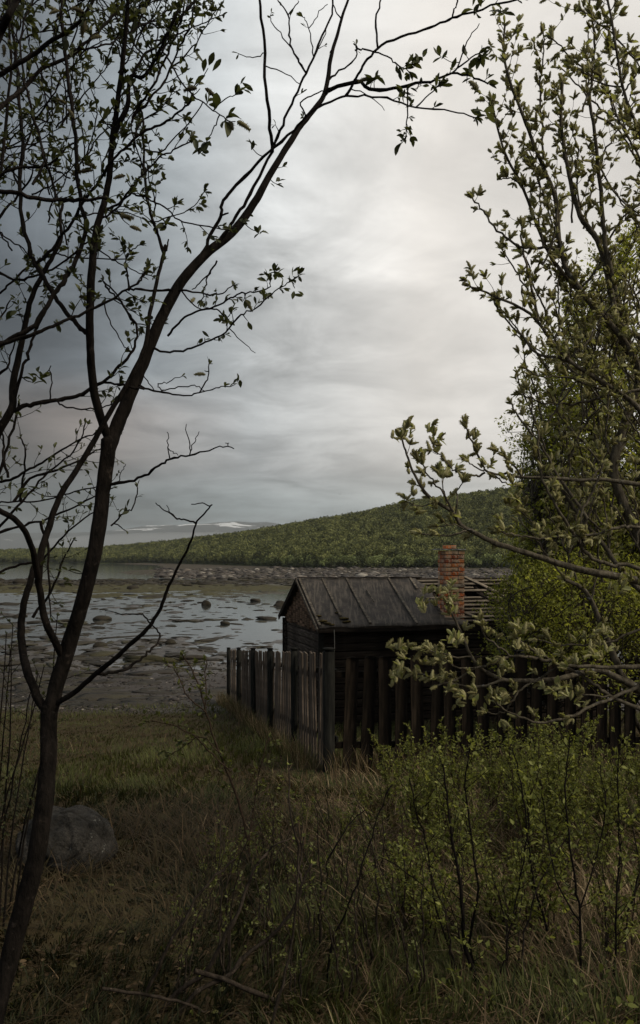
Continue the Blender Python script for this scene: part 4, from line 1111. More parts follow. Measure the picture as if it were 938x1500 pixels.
    tr('L5', [(160, 312), (172, 300), (185, 285), (205, 262), (232, 233), (255, 220), (278, 208)], 5, 2.6)
    tr('L6', [(150, 328), (170, 306), (190, 285), (200, 285), (220, 293), (240, 303), (262, 322), (290, 329), (312, 333), (340, 338)], 4, 2.2)
    tr('L7', [(212, 222), (235, 222), (258, 200), (275, 183), (278, 180)], 3.4, 2)
    tr('L8', [(232, 321), (252, 318), (275, 308), (292, 293), (300, 280)], 2.6, 1.6)
    tr('L9', [(27, 250), (38, 215), (50, 180), (60, 165), (80, 135), (95, 105), (110, 95)], 3.6, 2.4)
    tr('M1', [(48, 270), (65, 240), (62, 215), (57, 195), (50, 175), (42, 140), (33, 105), (30, 60), (40, 20), (50, -4)], 5.5, 3.4, dd=0.3)
    tr('M2', [(83, 293), (75, 262), (62, 220), (55, 190), (48, 170)], 5, 3)
    tr('M3', [(212, 255), (200, 215), (192, 180), (205, 155), (200, 130), (193, 122)], 3, 2.2)
    tr('M4', [(187, 175), (200, 160), (225, 125), (236, 100), (250, 70), (262, 40), (272, -4)], 5, 3.4)
    tr('M5', [(187, 170), (212, 155), (240, 120), (252, 95), (268, 60), (280, 30), (286, -4)], 4.4, 3)
    tr('M6', [(195, 208), (205, 180), (235, 160), (252, 135)], 3, 2)
    tr('M7', [(236, 70), (246, 85), (262, 112), (283, 140), (300, 152), (322, 168), (332, 176)], 3.6, 2.2, dd=-0.6)
    tr('M8', [(312, 156), (330, 145), (345, 137)], 2.6, 1.8); tr('M9', [(320, 168), (315, 185), (302, 210)], 2.6, 1.8); tr('M10', [(297, 150), (282, 172), (265, 198)], 2.4, 2)
    tr('N1', [(-5, 395), (20, 410), (48, 405), (70, 398), (98, 380), (120, 360), (140, 345)], 5, 3, d0=3.3)
    tr('N2', [(0, 430), (15, 415), (40, 392), (60, 380), (85, 372), (110, 378), (185, 380)], 4, 2.2, d0=3.4)
    tr('N3', [(-4, 340), (15, 352), (40, 370), (60, 400), (75, 420)], 3, 2, d0=3.3)
    tr('N4', [(150, 365), (165, 380), (180, 388), (205, 400), (225, 405)], 3, 1.8)
    tr('N5', [(155, 410), (170, 430), (185, 455), (197, 472), (215, 475), (238, 474)], 3.2, 2)
    tr('N6', [(152, 450), (160, 470), (172, 490), (182, 508), (192, 516)], 2.8, 1.8)
    tr('N7', [(190, 424), (187, 400), (181, 385), (192, 370), (205, 358)], 4, 2)
    tr('N8', [(220, 320), (228, 300), (222, 275), (216, 240)], 3, 2)
    # leaf sprays, sparse outside, crowded at upper left
    lf = 0.040
    for key, sp, f0 in (('E', 26, 0.45), ('A2c', 42, 0.72), ('Fb', 14, 0.55), ('D', 34, 0.80), ('E2', 14, 0.3), ('E4', 14, 0.4), ('F4', 13, 0.15)):
        T.dress(*R[key], sp, f0, 1.0, (0.012, 0.035), lf, 3, 0)
    for key in ('G', 'G2', 'G2b', 'G3', 'G4'):
        T.dress(*R[key], 15, 0.35, 1.0, (0.012, 0.035), 0.032, 4, 0)
    for key in ('G5', 'G5b', 'G5c'): T.dress(*R[key], 40, 0.8, 1.0, (0.01, 0.02), 0.026, 3, 0)
    for key in ('sp1', 'sp2', 'tw1', 'tw3', 'tw9', 'F2', 'tw4'): T.dress(*R[key], 26, 0.4, 1.0, (0.01, 0.02), 0.026, 2, 0)
    for key in ('M7', 'M8', 'M9'): T.dress(*R[key], 24, 0.55, 1.0, (0.01, 0.02), 0.046, 3, 0)
    for key in ('A2', 'A2b'): T.dress(*R[key], 80, 0.30, 0.9, (0.02, 0.05), 0.026, 3, 0)
    for key in ('L4', 'L5', 'L6', 'L8', 'N4', 'N5', 'N7', 'M3', 'M4', 'M5', 'M6', 'A1b', 'K2', 'K5', 'L2', 'M1', 'M2', 'N1', 'N2', 'N3', 'L9', 'N8', 'B3b'):
        T.dress(*R[key], 19, 0.1, 1.0, (0.03, 0.11), 0.029, 5, 0, every=0.04)
    for key in ('A1', 'C1', 'C3', 'J', 'K1', 'K3', 'L1', 'C2', 'J2', 'J6'):
        T.dress(*R[key], 28, 0.25, 1.0, (0.04, 0.15), 0.030, 5, 0, every=0.045)
    # the fluffy catkins and bigger leaves that hang close to the lens
    for (x, y, d, n) in ((293, 130, 2.5, 2), (345, 178, 2.5, 2), (115, 250, 2.5, 3), (130, 238, 2.5, 2), (185, 262, 2.7, 1), (178, 315, 2.7, 2), (190, 330, 2.7, 1), (117, 434, 2.8, 2), (300, 543, 2.9, 1), (98, 155, 2.6, 2), (85, 20, 2.3, 3), (120, 15, 2.4, 2), (150, 60, 2.6, 1), (545, 118, 2.9, 1), (684, 122, 2.8, 1), (10, 65, 2.3, 2), (278, 440, 3.0, 1), (357, 440, 3.0, 1)):
        p = T.hook(pw(x, y, d))
        for i in range(n):
            T.items.append((p + rng.normal(size=3) * 0.008, np.array([rng.uniform(-1, 1), rng.uniform(-.5, .5), rng.uniform(-0.9, 0.4)]), rng.uniform(0.04, 0.055), True))
    for (x, y, d, n, s) in ((305, 100, 2.4, 5, 0.05), (288, 120, 2.4, 4, 0.045), (295, 222, 2.5, 4, 0.046), (355, 128, 2.5, 4, 0.04), (203, 22, 2.0, 5, 0.065), (170, 20, 2.2, 4, 0.05), (150, 180, 2.3, 6, 0.055), (190, 190, 2.4, 5, 0.05), (60, 550, 2.6, 9, 0.042), (48, 560, 2.6, 5, 0.04), (130, 340, 2.5, 6, 0.05), (245, 330, 2.6, 5, 0.045), (228, 330, 2.6, 4, 0.045), (85, 320, 2.6, 4, 0.05), (25, 460, 2.8, 6, 0.04), (100, 835, 2.6, 3, 0.05), (62, 830, 2.7, 3, 0.045), (185, 745, 2.8, 5, 0.035), (42, 715, 2.8, 4, 0.045), (590, 208, 2.9, 7, 0.045), (590, 190, 2.9, 4, 0.04), (705, 168, 2.8, 5, 0.055), (605, 95, 2.9, 9, 0.050), (618, 85, 2.9, 5, 0.045), (650, 85, 2.9, 5, 0.045), (548, 116, 2.9, 8, 0.048), (590, 140, 2.9, 9, 0.045), (605, 138, 2.9, 6, 0.04), (643, 125, 2.8, 8, 0.045), (705, 80, 2.8, 9, 0.05), (690, 110, 2.8, 6, 0.045), (735, 20, 2.8, 8, 0.055), (700, 10, 2.8, 6, 0.05), (245, 330, 2.7, 5, 0.05), (430, 405, 3.0, 5, 0.035), (402, 398, 3.0, 6, 0.035), (432, 422, 3.0, 4, 0.035), (345, 563, 3.0, 6, 0.032), (330, 470, 3.0, 6, 0.035), (340, 455, 3.0, 6, 0.035), (300, 495, 3.0, 4, 0.032), (382, 340, 3.1, 5, 0.035), (407, 270, 3.2, 5, 0.03), (368, 215, 3.2, 4, 0.035), (105, 380, 2.8, 4, 0.035)):
        p = T.hook(pw(x, y, d))
        for i in range(n):
            v = np.array([rng.uniform(-1, 1), rng.uniform(-.6, .6), rng.uniform(-0.7, 1)]); T.items.append((p + rng.normal(size=3) * 0.008, v, s * rng.uniform(0.7, 1.2), False))
    T.finish(300)
left_tree()

def left_back_tree():
    T = Plant('willow_tree', (-2.6, 4.6, -1.95), 'fine twigged willow half hidden behind the dark one at the left edge', 'tree', bark='bark_dark', leafm='leaf_dark', catm='catkin_dark')
    D0 = 4.6
    st = [[(-60, 1130), (-40, 900), (-20, 760), (0, 690), (15, 640), (30, 590)], [(-50, 1130), (-60, 700), (-40, 450), (-10, 300), (8, 200), (16, 80), (10, -10)], [(-45, 1100), (-30, 800), (-12, 745), (20, 735), (60, 735), (100, 722), (130, 715), (158, 712)],
          [(-20, 790), (10, 760), (40, 725), (64, 700), (95, 672), (115, 650), (125, 620)], [(-12, 706), (15, 703), (38, 690), (62, 678), (90, 660), (120, 642), (140, 635)],
          [(-30, 860), (0, 838), (30, 828), (60, 822), (80, 800), (110, 770), (140, 750), (160, 742)], [(-30, 800), (0, 780), (35, 770), (70, 760), (110, 742), (140, 725), (165, 715)],
          [(20, 735), (45, 700), (80, 690), (105, 680), (140, 660), (160, 655)], [(-20, 560), (10, 540), (22, 500)], [(-20, 500), (0, 470), (14, 440)],
          [(12, 700), (5, 670), (4, 640), (-6, 600)], [(-10, 330), (15, 300), (40, 270), (50, 240), (60, 232)], [(30, 735), (34, 700), (38, 660), (30, 640)],
          [(60, 765), (70, 800), (72, 860), (74, 905)], [(48, 905), (80, 855), (92, 820), (108, 790)]]
    for i, pts in enumerate(st):
        r = T.trace(pts, 9 if i < 2 else 4.5, 3.5 if i < 2 else 1.8, d0=D0 + rng.uniform(-0.3, 0.3), dd=rng.uniform(-.2, .2), name='stem' if i < 2 else 'branch')
        T.dress(*r, 17, 0.3, 1.0, (0.04, 0.2), 0.034, 3, 0, every=0.07)
    # fine crowded crown at the very top left
    for i in range(86):
        x0 = rng.uniform(-40, 250); y0 = rng.uniform(-10, 420) if x0 < 110 else rng.uniform(-20, 330) if x0 < 170 else rng.uniform(-20, 110)
        pts = [(x0, y0)]
        an = rng.uniform(-2.6, -0.4)
        for k in range(4):
            an += rng.uniform(-0.35, 0.35); pts.append((pts[-1][0] + 28 * math.cos(an), pts[-1][1] + 28 * math.sin(an)))
        r = T.trace(pts, 2.6, 1.4, d0=D0 + rng.uniform(-0.3, 0.3))
        T.dress(*r, 14, 0.1, 1.0, (0.03, 0.12), 0.038, 4, 0)
    T.finish(300)
left_back_tree()

# ------------------------------------------------------------------ the catkin willow on the right
def right_tree():
    T = Plant('willow_tree', (2.75, 5.0, -1.95), 'tall silvery green willow full of catkins leaning in from the right', 'tree', bark='bark_grey', leafm='leaf_right', catm='catkin')
    R = {}
    def tr(key, pts, w0, w1, d0, dd=0.0, **k): R[key] = T.trace(pts, w0, w1, d0=d0, dd=dd, **k)
    tr('t1', [(1110, 1290), (1075, 1180), (1040, 1120), (1000, 1050), (960, 1020), (938, 1010), (911, 992), (903, 969), (888, 934), (875, 901), (857, 865), (827, 850)], 24, 5, 5.0, -0.3, name='trunk', k=10)
    tr('t2', [(1110, 1290), (1080, 1100), (1040, 940), (985, 860), (938, 790), (900, 700), (905, 650), (938, 548), (920, 516), (904, 472), (890, 400), (878, 357), (864, 335), (850, 315), (837, 268), (827, 222), (822, 180), (824, 120)], 22, 4, 5.0, 0.2, name='stem', k=9)
    tr('t3', [(1110, 1200), (1060, 980), (1000, 760), (960, 620), (938, 548), (915, 500), (869, 449), (850, 423), (832, 398), (822, 370), (813, 290), (799, 252), (783, 213), (767, 172), (748, 121), (738, 79), (740, 35)], 17, 3, 5.2, -0.4, name='stem', k=9)
    tr('t4', [(1100, 1180), (1060, 860), (1010, 640), (960, 520), (915, 480), (862, 442), (818, 392), (802, 366), (786, 328), (767, 277), (742, 229), (730, 190), (721, 149)], 14, 2.6, 5.4, -0.5, name='stem')
    tr('t5', [(1100, 1180), (1080, 700), (1020, 420), (938, 197), (925, 165), (912, 127), (906, 90), (900, 51), (889, -8)], 11, 3, 4.6, -0.5, name='stem')
    tr('t6', [(1060, 860), (990, 700), (938, 602), (885, 561), (843, 535), (812, 504), (783, 465), (757, 448), (729, 436), (705, 425), (688, 420)], 12, 2.6, 4.9, -0.3, name='stem')
    tr('t7', [(938, 560), (905, 440), (890, 375), (884, 330), (883, 315), (875, 236), (867, 165), (866, 111), (872, 60), (866, 20)], 9, 3, 5.2, -0.3)
    tr('r7', [(820, 366), (796, 363), (775, 363), (758, 360), (735, 344), (713, 318), (702, 302), (691, 290)], 4.5, 2.2, 4.9)
    tr('r8', [(790, 470), (785, 458), (777, 411), (765, 363), (764, 330)], 4.5, 2.5, 4.7)
    tr('r9', [(843, 535), (820, 524), (789, 519), (767, 494), (738, 465), (723, 440)], 4.5, 2, 4.7)
    tr('r10', [(940, 570), (875, 583), (837, 592), (799, 592), (780, 584), (762, 577)], 4.5, 2, 4.8)
    tr('r10b', [(880, 570), (830, 553), (795, 552), (770, 540)], 3.4, 2, 4.8)
    tr('r11', [(860, 760), (820, 700), (790, 650), (773, 627), (758, 608), (750, 590)], 5, 2.6, 4.6)
    tr('r12', [(1080, 900), (1000, 868), (960, 856), (921, 848), (878, 840), (827, 828), (802, 820), (763, 807), (725, 795), (698, 781), (675, 769), (662, 749), (627, 726), (606, 692), (596, 665), (588, 641)], 15, 2.6, 4.6, -0.5, k=8)
    tr('r12a', [(664, 750), (650, 723), (636, 708), (624, 692), (620, 680)], 3.4, 2, 4.15)
    tr('r12b', [(668, 752), (670, 720), (680, 706)], 2.6, 1.6, 4.15); tr('r12c', [(683, 778), (665, 783), (644, 784), (616, 783)], 3.4, 1.6, 4.15)
    tr('r12d', [(638, 735), (615, 742), (597, 736)], 2, 1.4, 4.15); tr('r12e', [(655, 738), (650, 715), (648, 695)], 2.2, 1.4, 4.15); tr('r12f', [(696, 780), (668, 768), (640, 770)], 2.4, 1.6, 4.2)
    tr('r13', [(1050, 780), (970, 720), (900, 705), (830, 702), (763, 698), (737, 694), (715, 691), (706, 676), (698, 662), (690, 645), (683, 626)], 8, 2.4, 4.6, -0.3)
    tr('r13b', [(711, 692), (700, 696), (685, 695), (670, 690), (662, 686), (650, 672), (639, 662)], 3.4, 1.8, 4.3)
    tr('r13c', [(765, 699), (750, 680), (738, 668)], 3.4, 2, 4.35); tr('r13d', [(709, 690), (690, 680), (684, 674)], 2.4, 1.6, 4.3); tr('r13e', [(726, 697), (740, 708), (760, 712)], 2.2, 1.6, 4.3)
    tr('r14', [(1000, 868), (928, 829), (900, 828), (873, 820), (860, 810), (852, 802), (832, 769), (812, 739), (800, 715), (794, 696), (790, 670), (788, 630)], 7, 3, 4.5, -0.2)
    tr('r15', [(1040, 800), (940, 774), (916, 772), (895, 775), (878, 781), (832, 786), (789, 788), (765, 785), (743, 782), (730, 776)], 6, 2.4, 4.5, -0.2)
    tr('r16', [(1010, 960), (960, 890), (921, 848), (903, 825), (878, 790), (852, 759), (832, 730), (815, 700)], 9, 5, 4.8, 0.2)
    tr('r17', [(856, 800), (850, 759), (856, 742), (865, 726), (878, 698), (882, 680)], 4.6, 3, 4.4)
    tr('r17b', [(800, 785), (780, 765), (765, 750), (755, 745)], 2.6, 1.8, 4.4)
    tr('r18', [(1040, 1090), (980, 1040), (940, 1012), (903, 992), (878, 982), (852, 986), (814, 995), (776, 997), (750, 997), (734, 995), (714, 986), (700, 975), (693, 965), (684, 948), (678, 932), (665, 904), (655, 885)], 13, 3, 4.8, -0.5, k=8)
    tr('r19', [(1040, 985), (980, 978), (938, 977), (878, 977), (822, 973), (800, 968), (789, 964), (770, 962), (749, 962), (725, 970), (698, 979), (680, 988), (662, 998), (640, 1004)], 8, 2.4, 4.6, -0.3)
    tr('r19b', [(698, 979), (672, 978), (655, 970), (645, 965)], 3, 1.8, 4.3); tr('r19c', [(690, 962), (665, 962), (640, 955), (620, 950)], 3, 1.8, 4.3)
    tr('r19d', [(751, 962), (735, 950), (718, 938), (706, 925), (703, 908)], 3.6, 2, 4.3); tr('r19e', [(740, 996), (712, 1004), (680, 1004), (645, 998), (625, 990), (605, 985)], 4.4, 2, 4.35)
    tr('r20', [(1040, 1090), (985, 1062), (938, 1039), (893, 1019), (870, 1003), (852, 988), (833, 980), (814, 972), (800, 962), (784, 954), (770, 944), (757, 934)], 8, 3, 4.7, -0.3)
    tr('r21', [(1020, 960), (960, 990), (938, 1002), (916, 1015), (878, 1030), (840, 1048), (818, 1054), (794, 1059), (768, 1052), (743, 1042), (725, 1028)], 7, 2.6, 4.7, -0.4)
    tr('r22', [(817, 977), (800, 988), (789, 995), (775, 1002), (761, 1012), (752, 1025), (743, 1038), (730, 1045), (712, 1044)], 3.6, 2, 4.45)
    tr('r24', [(1000, 900), (938, 921), (893, 940), (870, 944), (852, 945), (830, 945), (814, 944), (800, 940), (786, 936)], 4.6, 2.2, 4.6)
    tr('r25', [(893, 1019), (860, 1018), (830, 1014), (815, 1010)], 3, 1.8, 4.5)
    tr('u1', [(866, 111), (842, 90), (822, 68), (806, 54)], 3, 1.6, 4.9); tr('u2', [(912, 127), (885, 124), (860, 110), (838, 95)], 2.6, 1.4, 4.2); tr('u3', [(796, 230), (794, 178), (792, 121), (797, 75), (796, 45)], 3.4, 1.8, 5.0)
    tr('u4', [(900, 51), (880, 36), (866, 24), (850, 14)], 2.6, 1.5, 4.2); tr('u5', [(912, 140), (925, 120), (938, 100), (950, 80)], 3, 2, 4.3); tr('u6', [(900, 55), (920, 75), (945, 110)], 2.6, 2, 4.3)
    tr('u7', [(826, 225), (824, 180), (820, 150), (818, 130)], 3, 1.8, 5.2); tr('u8', [(850, 315), (845, 260), (848, 220), (838, 190)], 3, 1.8, 5.2)
    tr('u9', [(869, 165), (905, 190), (925, 220), (950, 260)], 3, 2, 5.0); tr('u10', [(767, 277), (752, 262), (735, 262), (728, 262)], 2.6, 1.6, 4.9)
    tr('u11', [(796, 363), (790, 320), (792, 280), (785, 250)], 3, 1.8, 4.9); tr('u12', [(832, 398), (800, 300), (785, 250), (775, 215)], 3, 1.8, 5.1)
    tr('u13', [(777, 411), (765, 420), (766, 435), (775, 445)], 2.4, 1.6, 4.7); tr('u14', [(850, 423), (870, 400), (905, 330), (945, 290)], 4, 2.4, 5.2)
    tr('u15', [(830, 400), (845, 445), (870, 480), (905, 500)], 3, 2, 5.2); tr('u16', [(873, 238), (900, 280), (945, 325)], 3, 2, 5.2)
    for key in R:
        sp = 15; f0 = 0.35; ln = (0.015, 0.07)
        if key in ('t1', 't2'): f0 = 0.55; sp = 22
        if key in ('t3', 't4', 't5', 't6'): f0 = 0.5; sp = 12
        if key == 't7': f0 = 0.2; sp = 12
        if key[0] == 'u': f0 = 0.1; sp = 13
        if key in ('r12',): f0 = 0.66; sp = 20
        if key in ('r13', 'r18', 'r19', 'r20', 'r21'): f0 = 0.5; sp = 26
        if key in ('r12a', 'r12b', 'r12c', 'r12e', 'r13b', 'r12d'): f0 = 0.4; sp = 16
        if key in ('r16', 'r17'): sp = 26
        T.dress(*R[key], sp, f0, 1.0, ln, 0.046, 2, 4 if key[0] in 'tu' else 5, up=0.6, csize=0.050)
        if key in ('t3', 't4', 't5', 't7', 't2', 't6') or key[0] == 'u':
            T.dress(*R[key], 25, max(f0, 0.4), 0.97, (0.10, 0.30), 0.042, 2, 3, up=0.8, every=0.05, csize=0.044)
    # the tangle of smaller shoots at the right edge
    for i in range(130):
        x0 = rng.uniform(785, 985); y0 = rng.uniform(120, 900) if i < 62 else rng.uniform(470, 860)
        if x0 < 740 + 110 * abs(y0 - 560) / 400: continue
        an = rng.uniform(-2.3, -1.0); pts = [(x0, y0)]
        for k in range(4):
            an += rng.uniform(-0.25, 0.25); pts.append((pts[-1][0] + 30 * math.cos(an), pts[-1][1] + 30 * math.sin(an)))
        r = T.trace(pts, 3.2, 1.8, d0=rng.uniform(4.7, 5.9))
        T.dress(*r, 13, 0.1, 1.0, (0.02, 0.10), 0.044, 2, 3, up=0.6, csize=0.046)
    # pale heaped catkins in front of the shed wall and fence
    for (x, y, n, sx, sy) in ((600, 955, 10, 28, 18), (592, 990, 8, 22, 18), (640, 965, 7, 24, 20), (640, 1005, 7, 26, 16), (660, 880, 9, 28, 24), (628, 880, 5, 16, 14), (690, 1020, 7, 22, 16), (720, 1015, 5, 16, 16), (735, 985, 4, 14, 12), (665, 940, 5, 12, 12), (725, 925, 3, 12, 16), (770, 925, 5, 22, 10), (830, 975, 4, 14, 10), (815, 1010, 6, 24, 12), (845, 1020, 5, 20, 10), (880, 955, 7, 26, 14), (880, 925, 6, 20, 12), (600, 635, 8, 24, 16), (635, 645, 7, 18, 22), (615, 670, 4, 12, 14), (690, 640, 4, 14, 16), (725, 680, 7, 20, 16), (667, 695, 5, 14, 12), (645, 690, 4, 12, 10), (620, 745, 5, 18, 12), (660, 765, 4, 18, 10), (900, 860, 6, 26, 14), (930, 850, 4, 12, 10), (760, 730, 8, 24, 20), (800, 770, 5, 20, 16), (735, 770, 5, 22, 12)):
        for i in range(n):
            p = pw(x + rng.normal() * sx * 0.5, y + rng.normal() * sy * 0.5, rng.uniform(4.1, 4.5))
            T.cluster(p, np.array([rng.uniform(-.7, .7), rng.uniform(-.4, .4), rng.uniform(0.1, 1)]), 0.048, 3, 3, csize=0.050)
    T.finish(300)
right_tree()

# ------------------------------------------------------------------ leafy trees behind the fence on the right
def leafy_tree(name, base, stems, env, nclump, lab, seed, leaf=0.045, per=(5, 12), zl=(0, 1), thin=(50, 60)):
    """env(z)->(xmin,xmax) crown limits; stems lists of points"""
    T = Plant(name, base, lab, 'tree', bark='bark_grey', leafm='leaf_tree')
    r = np.random.default_rng(seed); allp = []
    for st, r0 in stems:
        P = catmull(np.array(st), 6); a = Acc(); tube(a, P, r0, r0 * 0.25, 7)
        link('trunk', a.mesh('trunk', origin=base, mat=M['bark_grey'], smooth=True), T.root); allp.append(P)
    SP = np.concatenate(allp)
    limbs = Acc(); k = 0
    while k < nclump:
        z = r.uniform(*zl); xm, xM = env(z); x = r.uniform(xm, xM) if r.random() < 0.7 else xm + abs(r.normal()) * 0.5; y = base[1] + r.normal() * 0.9
        c = np.array([x, y, z])
        if r.random() < np.clip((z - thin[0]) / (thin[1] - thin[0]), 0, 0.85): k += 0.35; continue
        k += 1
        j = np.argmin(np.linalg.norm(SP - (c - np.array([0, 0, 0.6])), axis=1)); s0 = SP[j]
        mid = (s0 + c) / 2 + r.normal(size=3) * 0.12 + np.array([0, 0, -0.05])
        P = catmull([s0, mid, c], 4); tube(limbs, P, 0.014, 0.005, 4)
        for q in range(per[0]):
            d = (c - s0) / (np.linalg.norm(c - s0) + 1e-6) * 0.5 + r.normal(size=3) * 0.8 + np.array([0, 0, 0.35]); d /= np.linalg.norm(d)
            ln = r.uniform(0.18, 0.42); e = c + d * ln; Pm = catmull([c, (c + e) / 2 + r.normal(size=3) * 0.03, e], 2)
            tube(T.tw, Pm, 0.004, 0.0015, 3)
            for m in range(per[1]):
                f = r.uniform(0.05, 1.05); T.items.append((c + d * ln * f + r.normal(size=3) * 0.035, r.normal(size=3) + d, leaf * r.uniform(0.6, 1.2), False))
    link('limbs', limbs.mesh('limbs', origin=base, mat=M['bark_grey'], smooth=True), T.root)
    T.finish(0, small=True)
def zy(y, d): return (818 - y) / F * d
D_ = 12.6
ENV_Y = [1000, 980, 900, 860, 800, 740, 700, 640, 600, 540, 480, 420, 370, 330, 260]
ENV_X = [770, 765, 770, 778, 785, 782, 785, 782, 788, 800, 822, 850, 885, 920, 960]
def env1(z):
    y = 818 - z * F / D_; return ((interp(y, ENV_Y[::-1], ENV_X[::-1]) - 469) / F * D_, 1040 / 938 * (interp(y, [260, 500], [1010, 1080]) - 469) / F * D_)
b1 = (5.2, D_, -2.95)
leafy_tree('birch_tree', b1, [([(5.2, 12.6, -2.95), (5.0, 12.5, -1.2), (4.6, 12.5, 0.6), (4.2, 12.5, 2.2), (4.0, 12.6, 3.6)], 0.055), ([(5.25, 12.6, -2.95), (5.3, 12.7, -0.5), (5.0, 12.8, 1.5), (4.7, 12.9, 3.4), (4.7, 12.9, 4.8)], 0.06),
    ([(5.3, 12.6, -2.95), (5.9, 12.6, 0.0), (6.0, 12.6, 2.5), (5.8, 12.6, 5.2)], 0.06), ([(5.1, 12.6, -2.95), (4.3, 12.4, -1.6), (3.5, 12.3, -0.4), (3.2, 12.3, 0.8)], 0.04), ([(5.3, 12.6, -2.95), (6.6, 12.8, -0.8), (7.0, 12.8, 1.6), (6.9, 12.8, 4.0)], 0.05)],
    env1, 1300, 'big bushy pale green tree behind the fence and the shed end', 5, leaf=0.068, per=(5, 13), zl=(zy(965, D_), zy(300, D_)), thin=(1.6, 5.2))
D2 = 10.9
def env2(z):
    y = 818 - z * F / D2; return ((interp(y, [830, 860, 900, 985, 1010], [775, 765, 750, 742, 755]) - 469) / F * D2, (1010 - 469) / F * D2)
b2 = (3.6, D2, -2.75)
leafy_tree('hazel_bush', b2, [([(3.6, 10.9, -2.75), (3.0, 10.9, -1.9), (2.6, 10.9, -1.0)], 0.025), ([(3.6, 10.9, -2.75), (3.6, 10.9, -1.6), (3.5, 10.9, -0.5)], 0.025), ([(3.6, 10.9, -2.75), (4.3, 10.9, -1.7), (4.6, 10.9, -0.5)], 0.025)],
    env2, 430, 'dense yellow green bush close behind the right half of the picket fence', 6, leaf=0.048, per=(5, 13), zl=(zy(985, D2), zy(835, D2)))

# ------------------------------------------------------------------ saplings and brush in the foreground
def sapling(name, base, h, n, spread, lab, group, seed, leaf=0.030, bark='twig', lean=(0, 0), dens=0.035, cat='sapling', leafm='leaf_shrub', bare=0.25):
    T = Plant(name, base, lab, cat, group, bark=bark, leafm=leafm)
    r = np.random.default_rng(seed); st = Acc()
    for i in range(n):
        an = r.uniform(0, 6.283); sp = spread * r.uniform(0.3, 1.0); hh = h * r.uniform(0.6, 1.05)
        tip = np.array([math.cos(an) * sp + lean[0] * hh, math.sin(an) * sp + lean[1] * hh, hh]); b0 = np.array([math.cos(an), math.sin(an), 0]) * 0.04
        mid = b0 * 0.5 + tip * 0.5 + np.array([-0.3 * tip[0], -0.3 * tip[1], 0]) * 0.5 + r.normal(size=3) * 0.04 * h
        P = catmull([b0, mid, tip], 7) + np.array(base); r0 = 0.0035 + 0.004 * h * r.uniform(0.5, 1)
        P[1:] += r.normal(size=(len(P) - 1, 3)) * 0.006
        tube(st, P, r0, 0.0016, 5)
        L_ = np.linspace(0, 1, len(P))
        for q in range(int(hh / dens)):
            f = r.uniform(bare, 1.0); j = f * (len(P) - 1); a = min(int(j), len(P) - 2); p = P[a] + (P[a + 1] - P[a]) * (j - a)
            d = r.normal(size=3); d[2] = abs(d[2]) * 0.7 + 0.5; d /= np.linalg.norm(d); ln = r.uniform(0.03, 0.20) * (1.15 - f) * min(h, 1.3)
            e = p + d * ln; tube(T.tw, np.array([p, (p + e) / 2 + r.normal(size=3) * 0.006, e]), 0.0018, 0.0009, 3)
            m = 2 + int(ln / 0.018)
            for g in range(m):
                ff = 1 - g / m * 0.85; T.items.append((p + d * ln * ff, d + r.normal(size=3) * 0.7, leaf * r.uniform(0.6, 1.25), False))
    link('stems', st.mesh('stems', origin=base, mat=M[bark], smooth=True), T.root)
    T.finish(0, small=True)
    return T.root
def gz(x, y): return float(ground_z(x, y))
def at(px, py):   # ground point under a photo pixel
    d = 3.0
    for i in range(60):
        z = gz((px - 469) / F * d, d); d2 = -z * F / (py - 818.0); d = d * 0.5 + d2 * 0.5
    return ((px - 469) / F * d, d, gz((px - 469) / F * d, d))
S_GROUP = 'green saplings in the thicket below the picket fence'
S_LAB = 'slender leafy green sapling in the thicket below the picket fence'
protos = [sapling('willow_sapling', (*at(x, y)[:2], at(x, y)[2] - 0.02), h, n, sp, S_LAB, S_GROUP, 60 + i, dens=0.022)
          for i, (x, y, h, n, sp) in enumerate([(610, 1150, 0.75, 5, 0.28), (680, 1180, 0.85, 6, 0.30), (745, 1165, 0.7, 6, 0.34), (820, 1200, 0.9, 6, 0.32), (890, 1180, 0.8, 5, 0.3), (780, 1260, 0.95, 6, 0.3), (660, 1290, 0.8, 4, 0.25)])]
rr = random.Random(21)
for i in range(88):
    x = rr.uniform(560, 990); y = rr.choice([rr.uniform(1140, 1240), rr.uniform(1140, 1240), rr.uniform(1240, 1460)])
    if x < 660 and y > 1230 and rr.random() < 0.7: continue
    p = at(x, y); copy_tree(rr.choice(protos), (p[0], p[1], p[2] - 0.02), rr.uniform(0, 6.28), rr.uniform(0.45, 0.95) * (0.9 if y > 1240 else 1))
for i, (x, y, s) in enumerate([(450, 1215, 0.5), (400, 1235, 0.45), (500, 1240, 0.55), (560, 1340, 0.5), (530, 1190, 0.5), (330, 1290, 0.4)]):
    p = at(x, y); c = copy_tree(protos[i % 7], (p[0], p[1], p[2] - 0.02), i * 1.3, s * 0.85)
    c['label'] = 'small thin leafy shoot in the open grass left of the thicket'; c['group'] = 'shoots in the open grass'
thin_protos = [sapling('willow_sapling', (*at(x, y)[:2], at(x, y)[2] - 0.02), h, n, sp, 'thin sparsely leaved willow sapling rising from the dead grass in the centre foreground', 'thin saplings in the centre foreground', 90 + i, dens=0.06, leaf=0.021, bark='bark_mid', leafm='leaf_mid')
               for i, (x, y, h, n, sp) in enumerate([(470, 1400, 0.9, 3, 0.3), (330, 1440, 0.8, 4, 0.35), (560, 1420, 0.8, 4, 0.3)])]
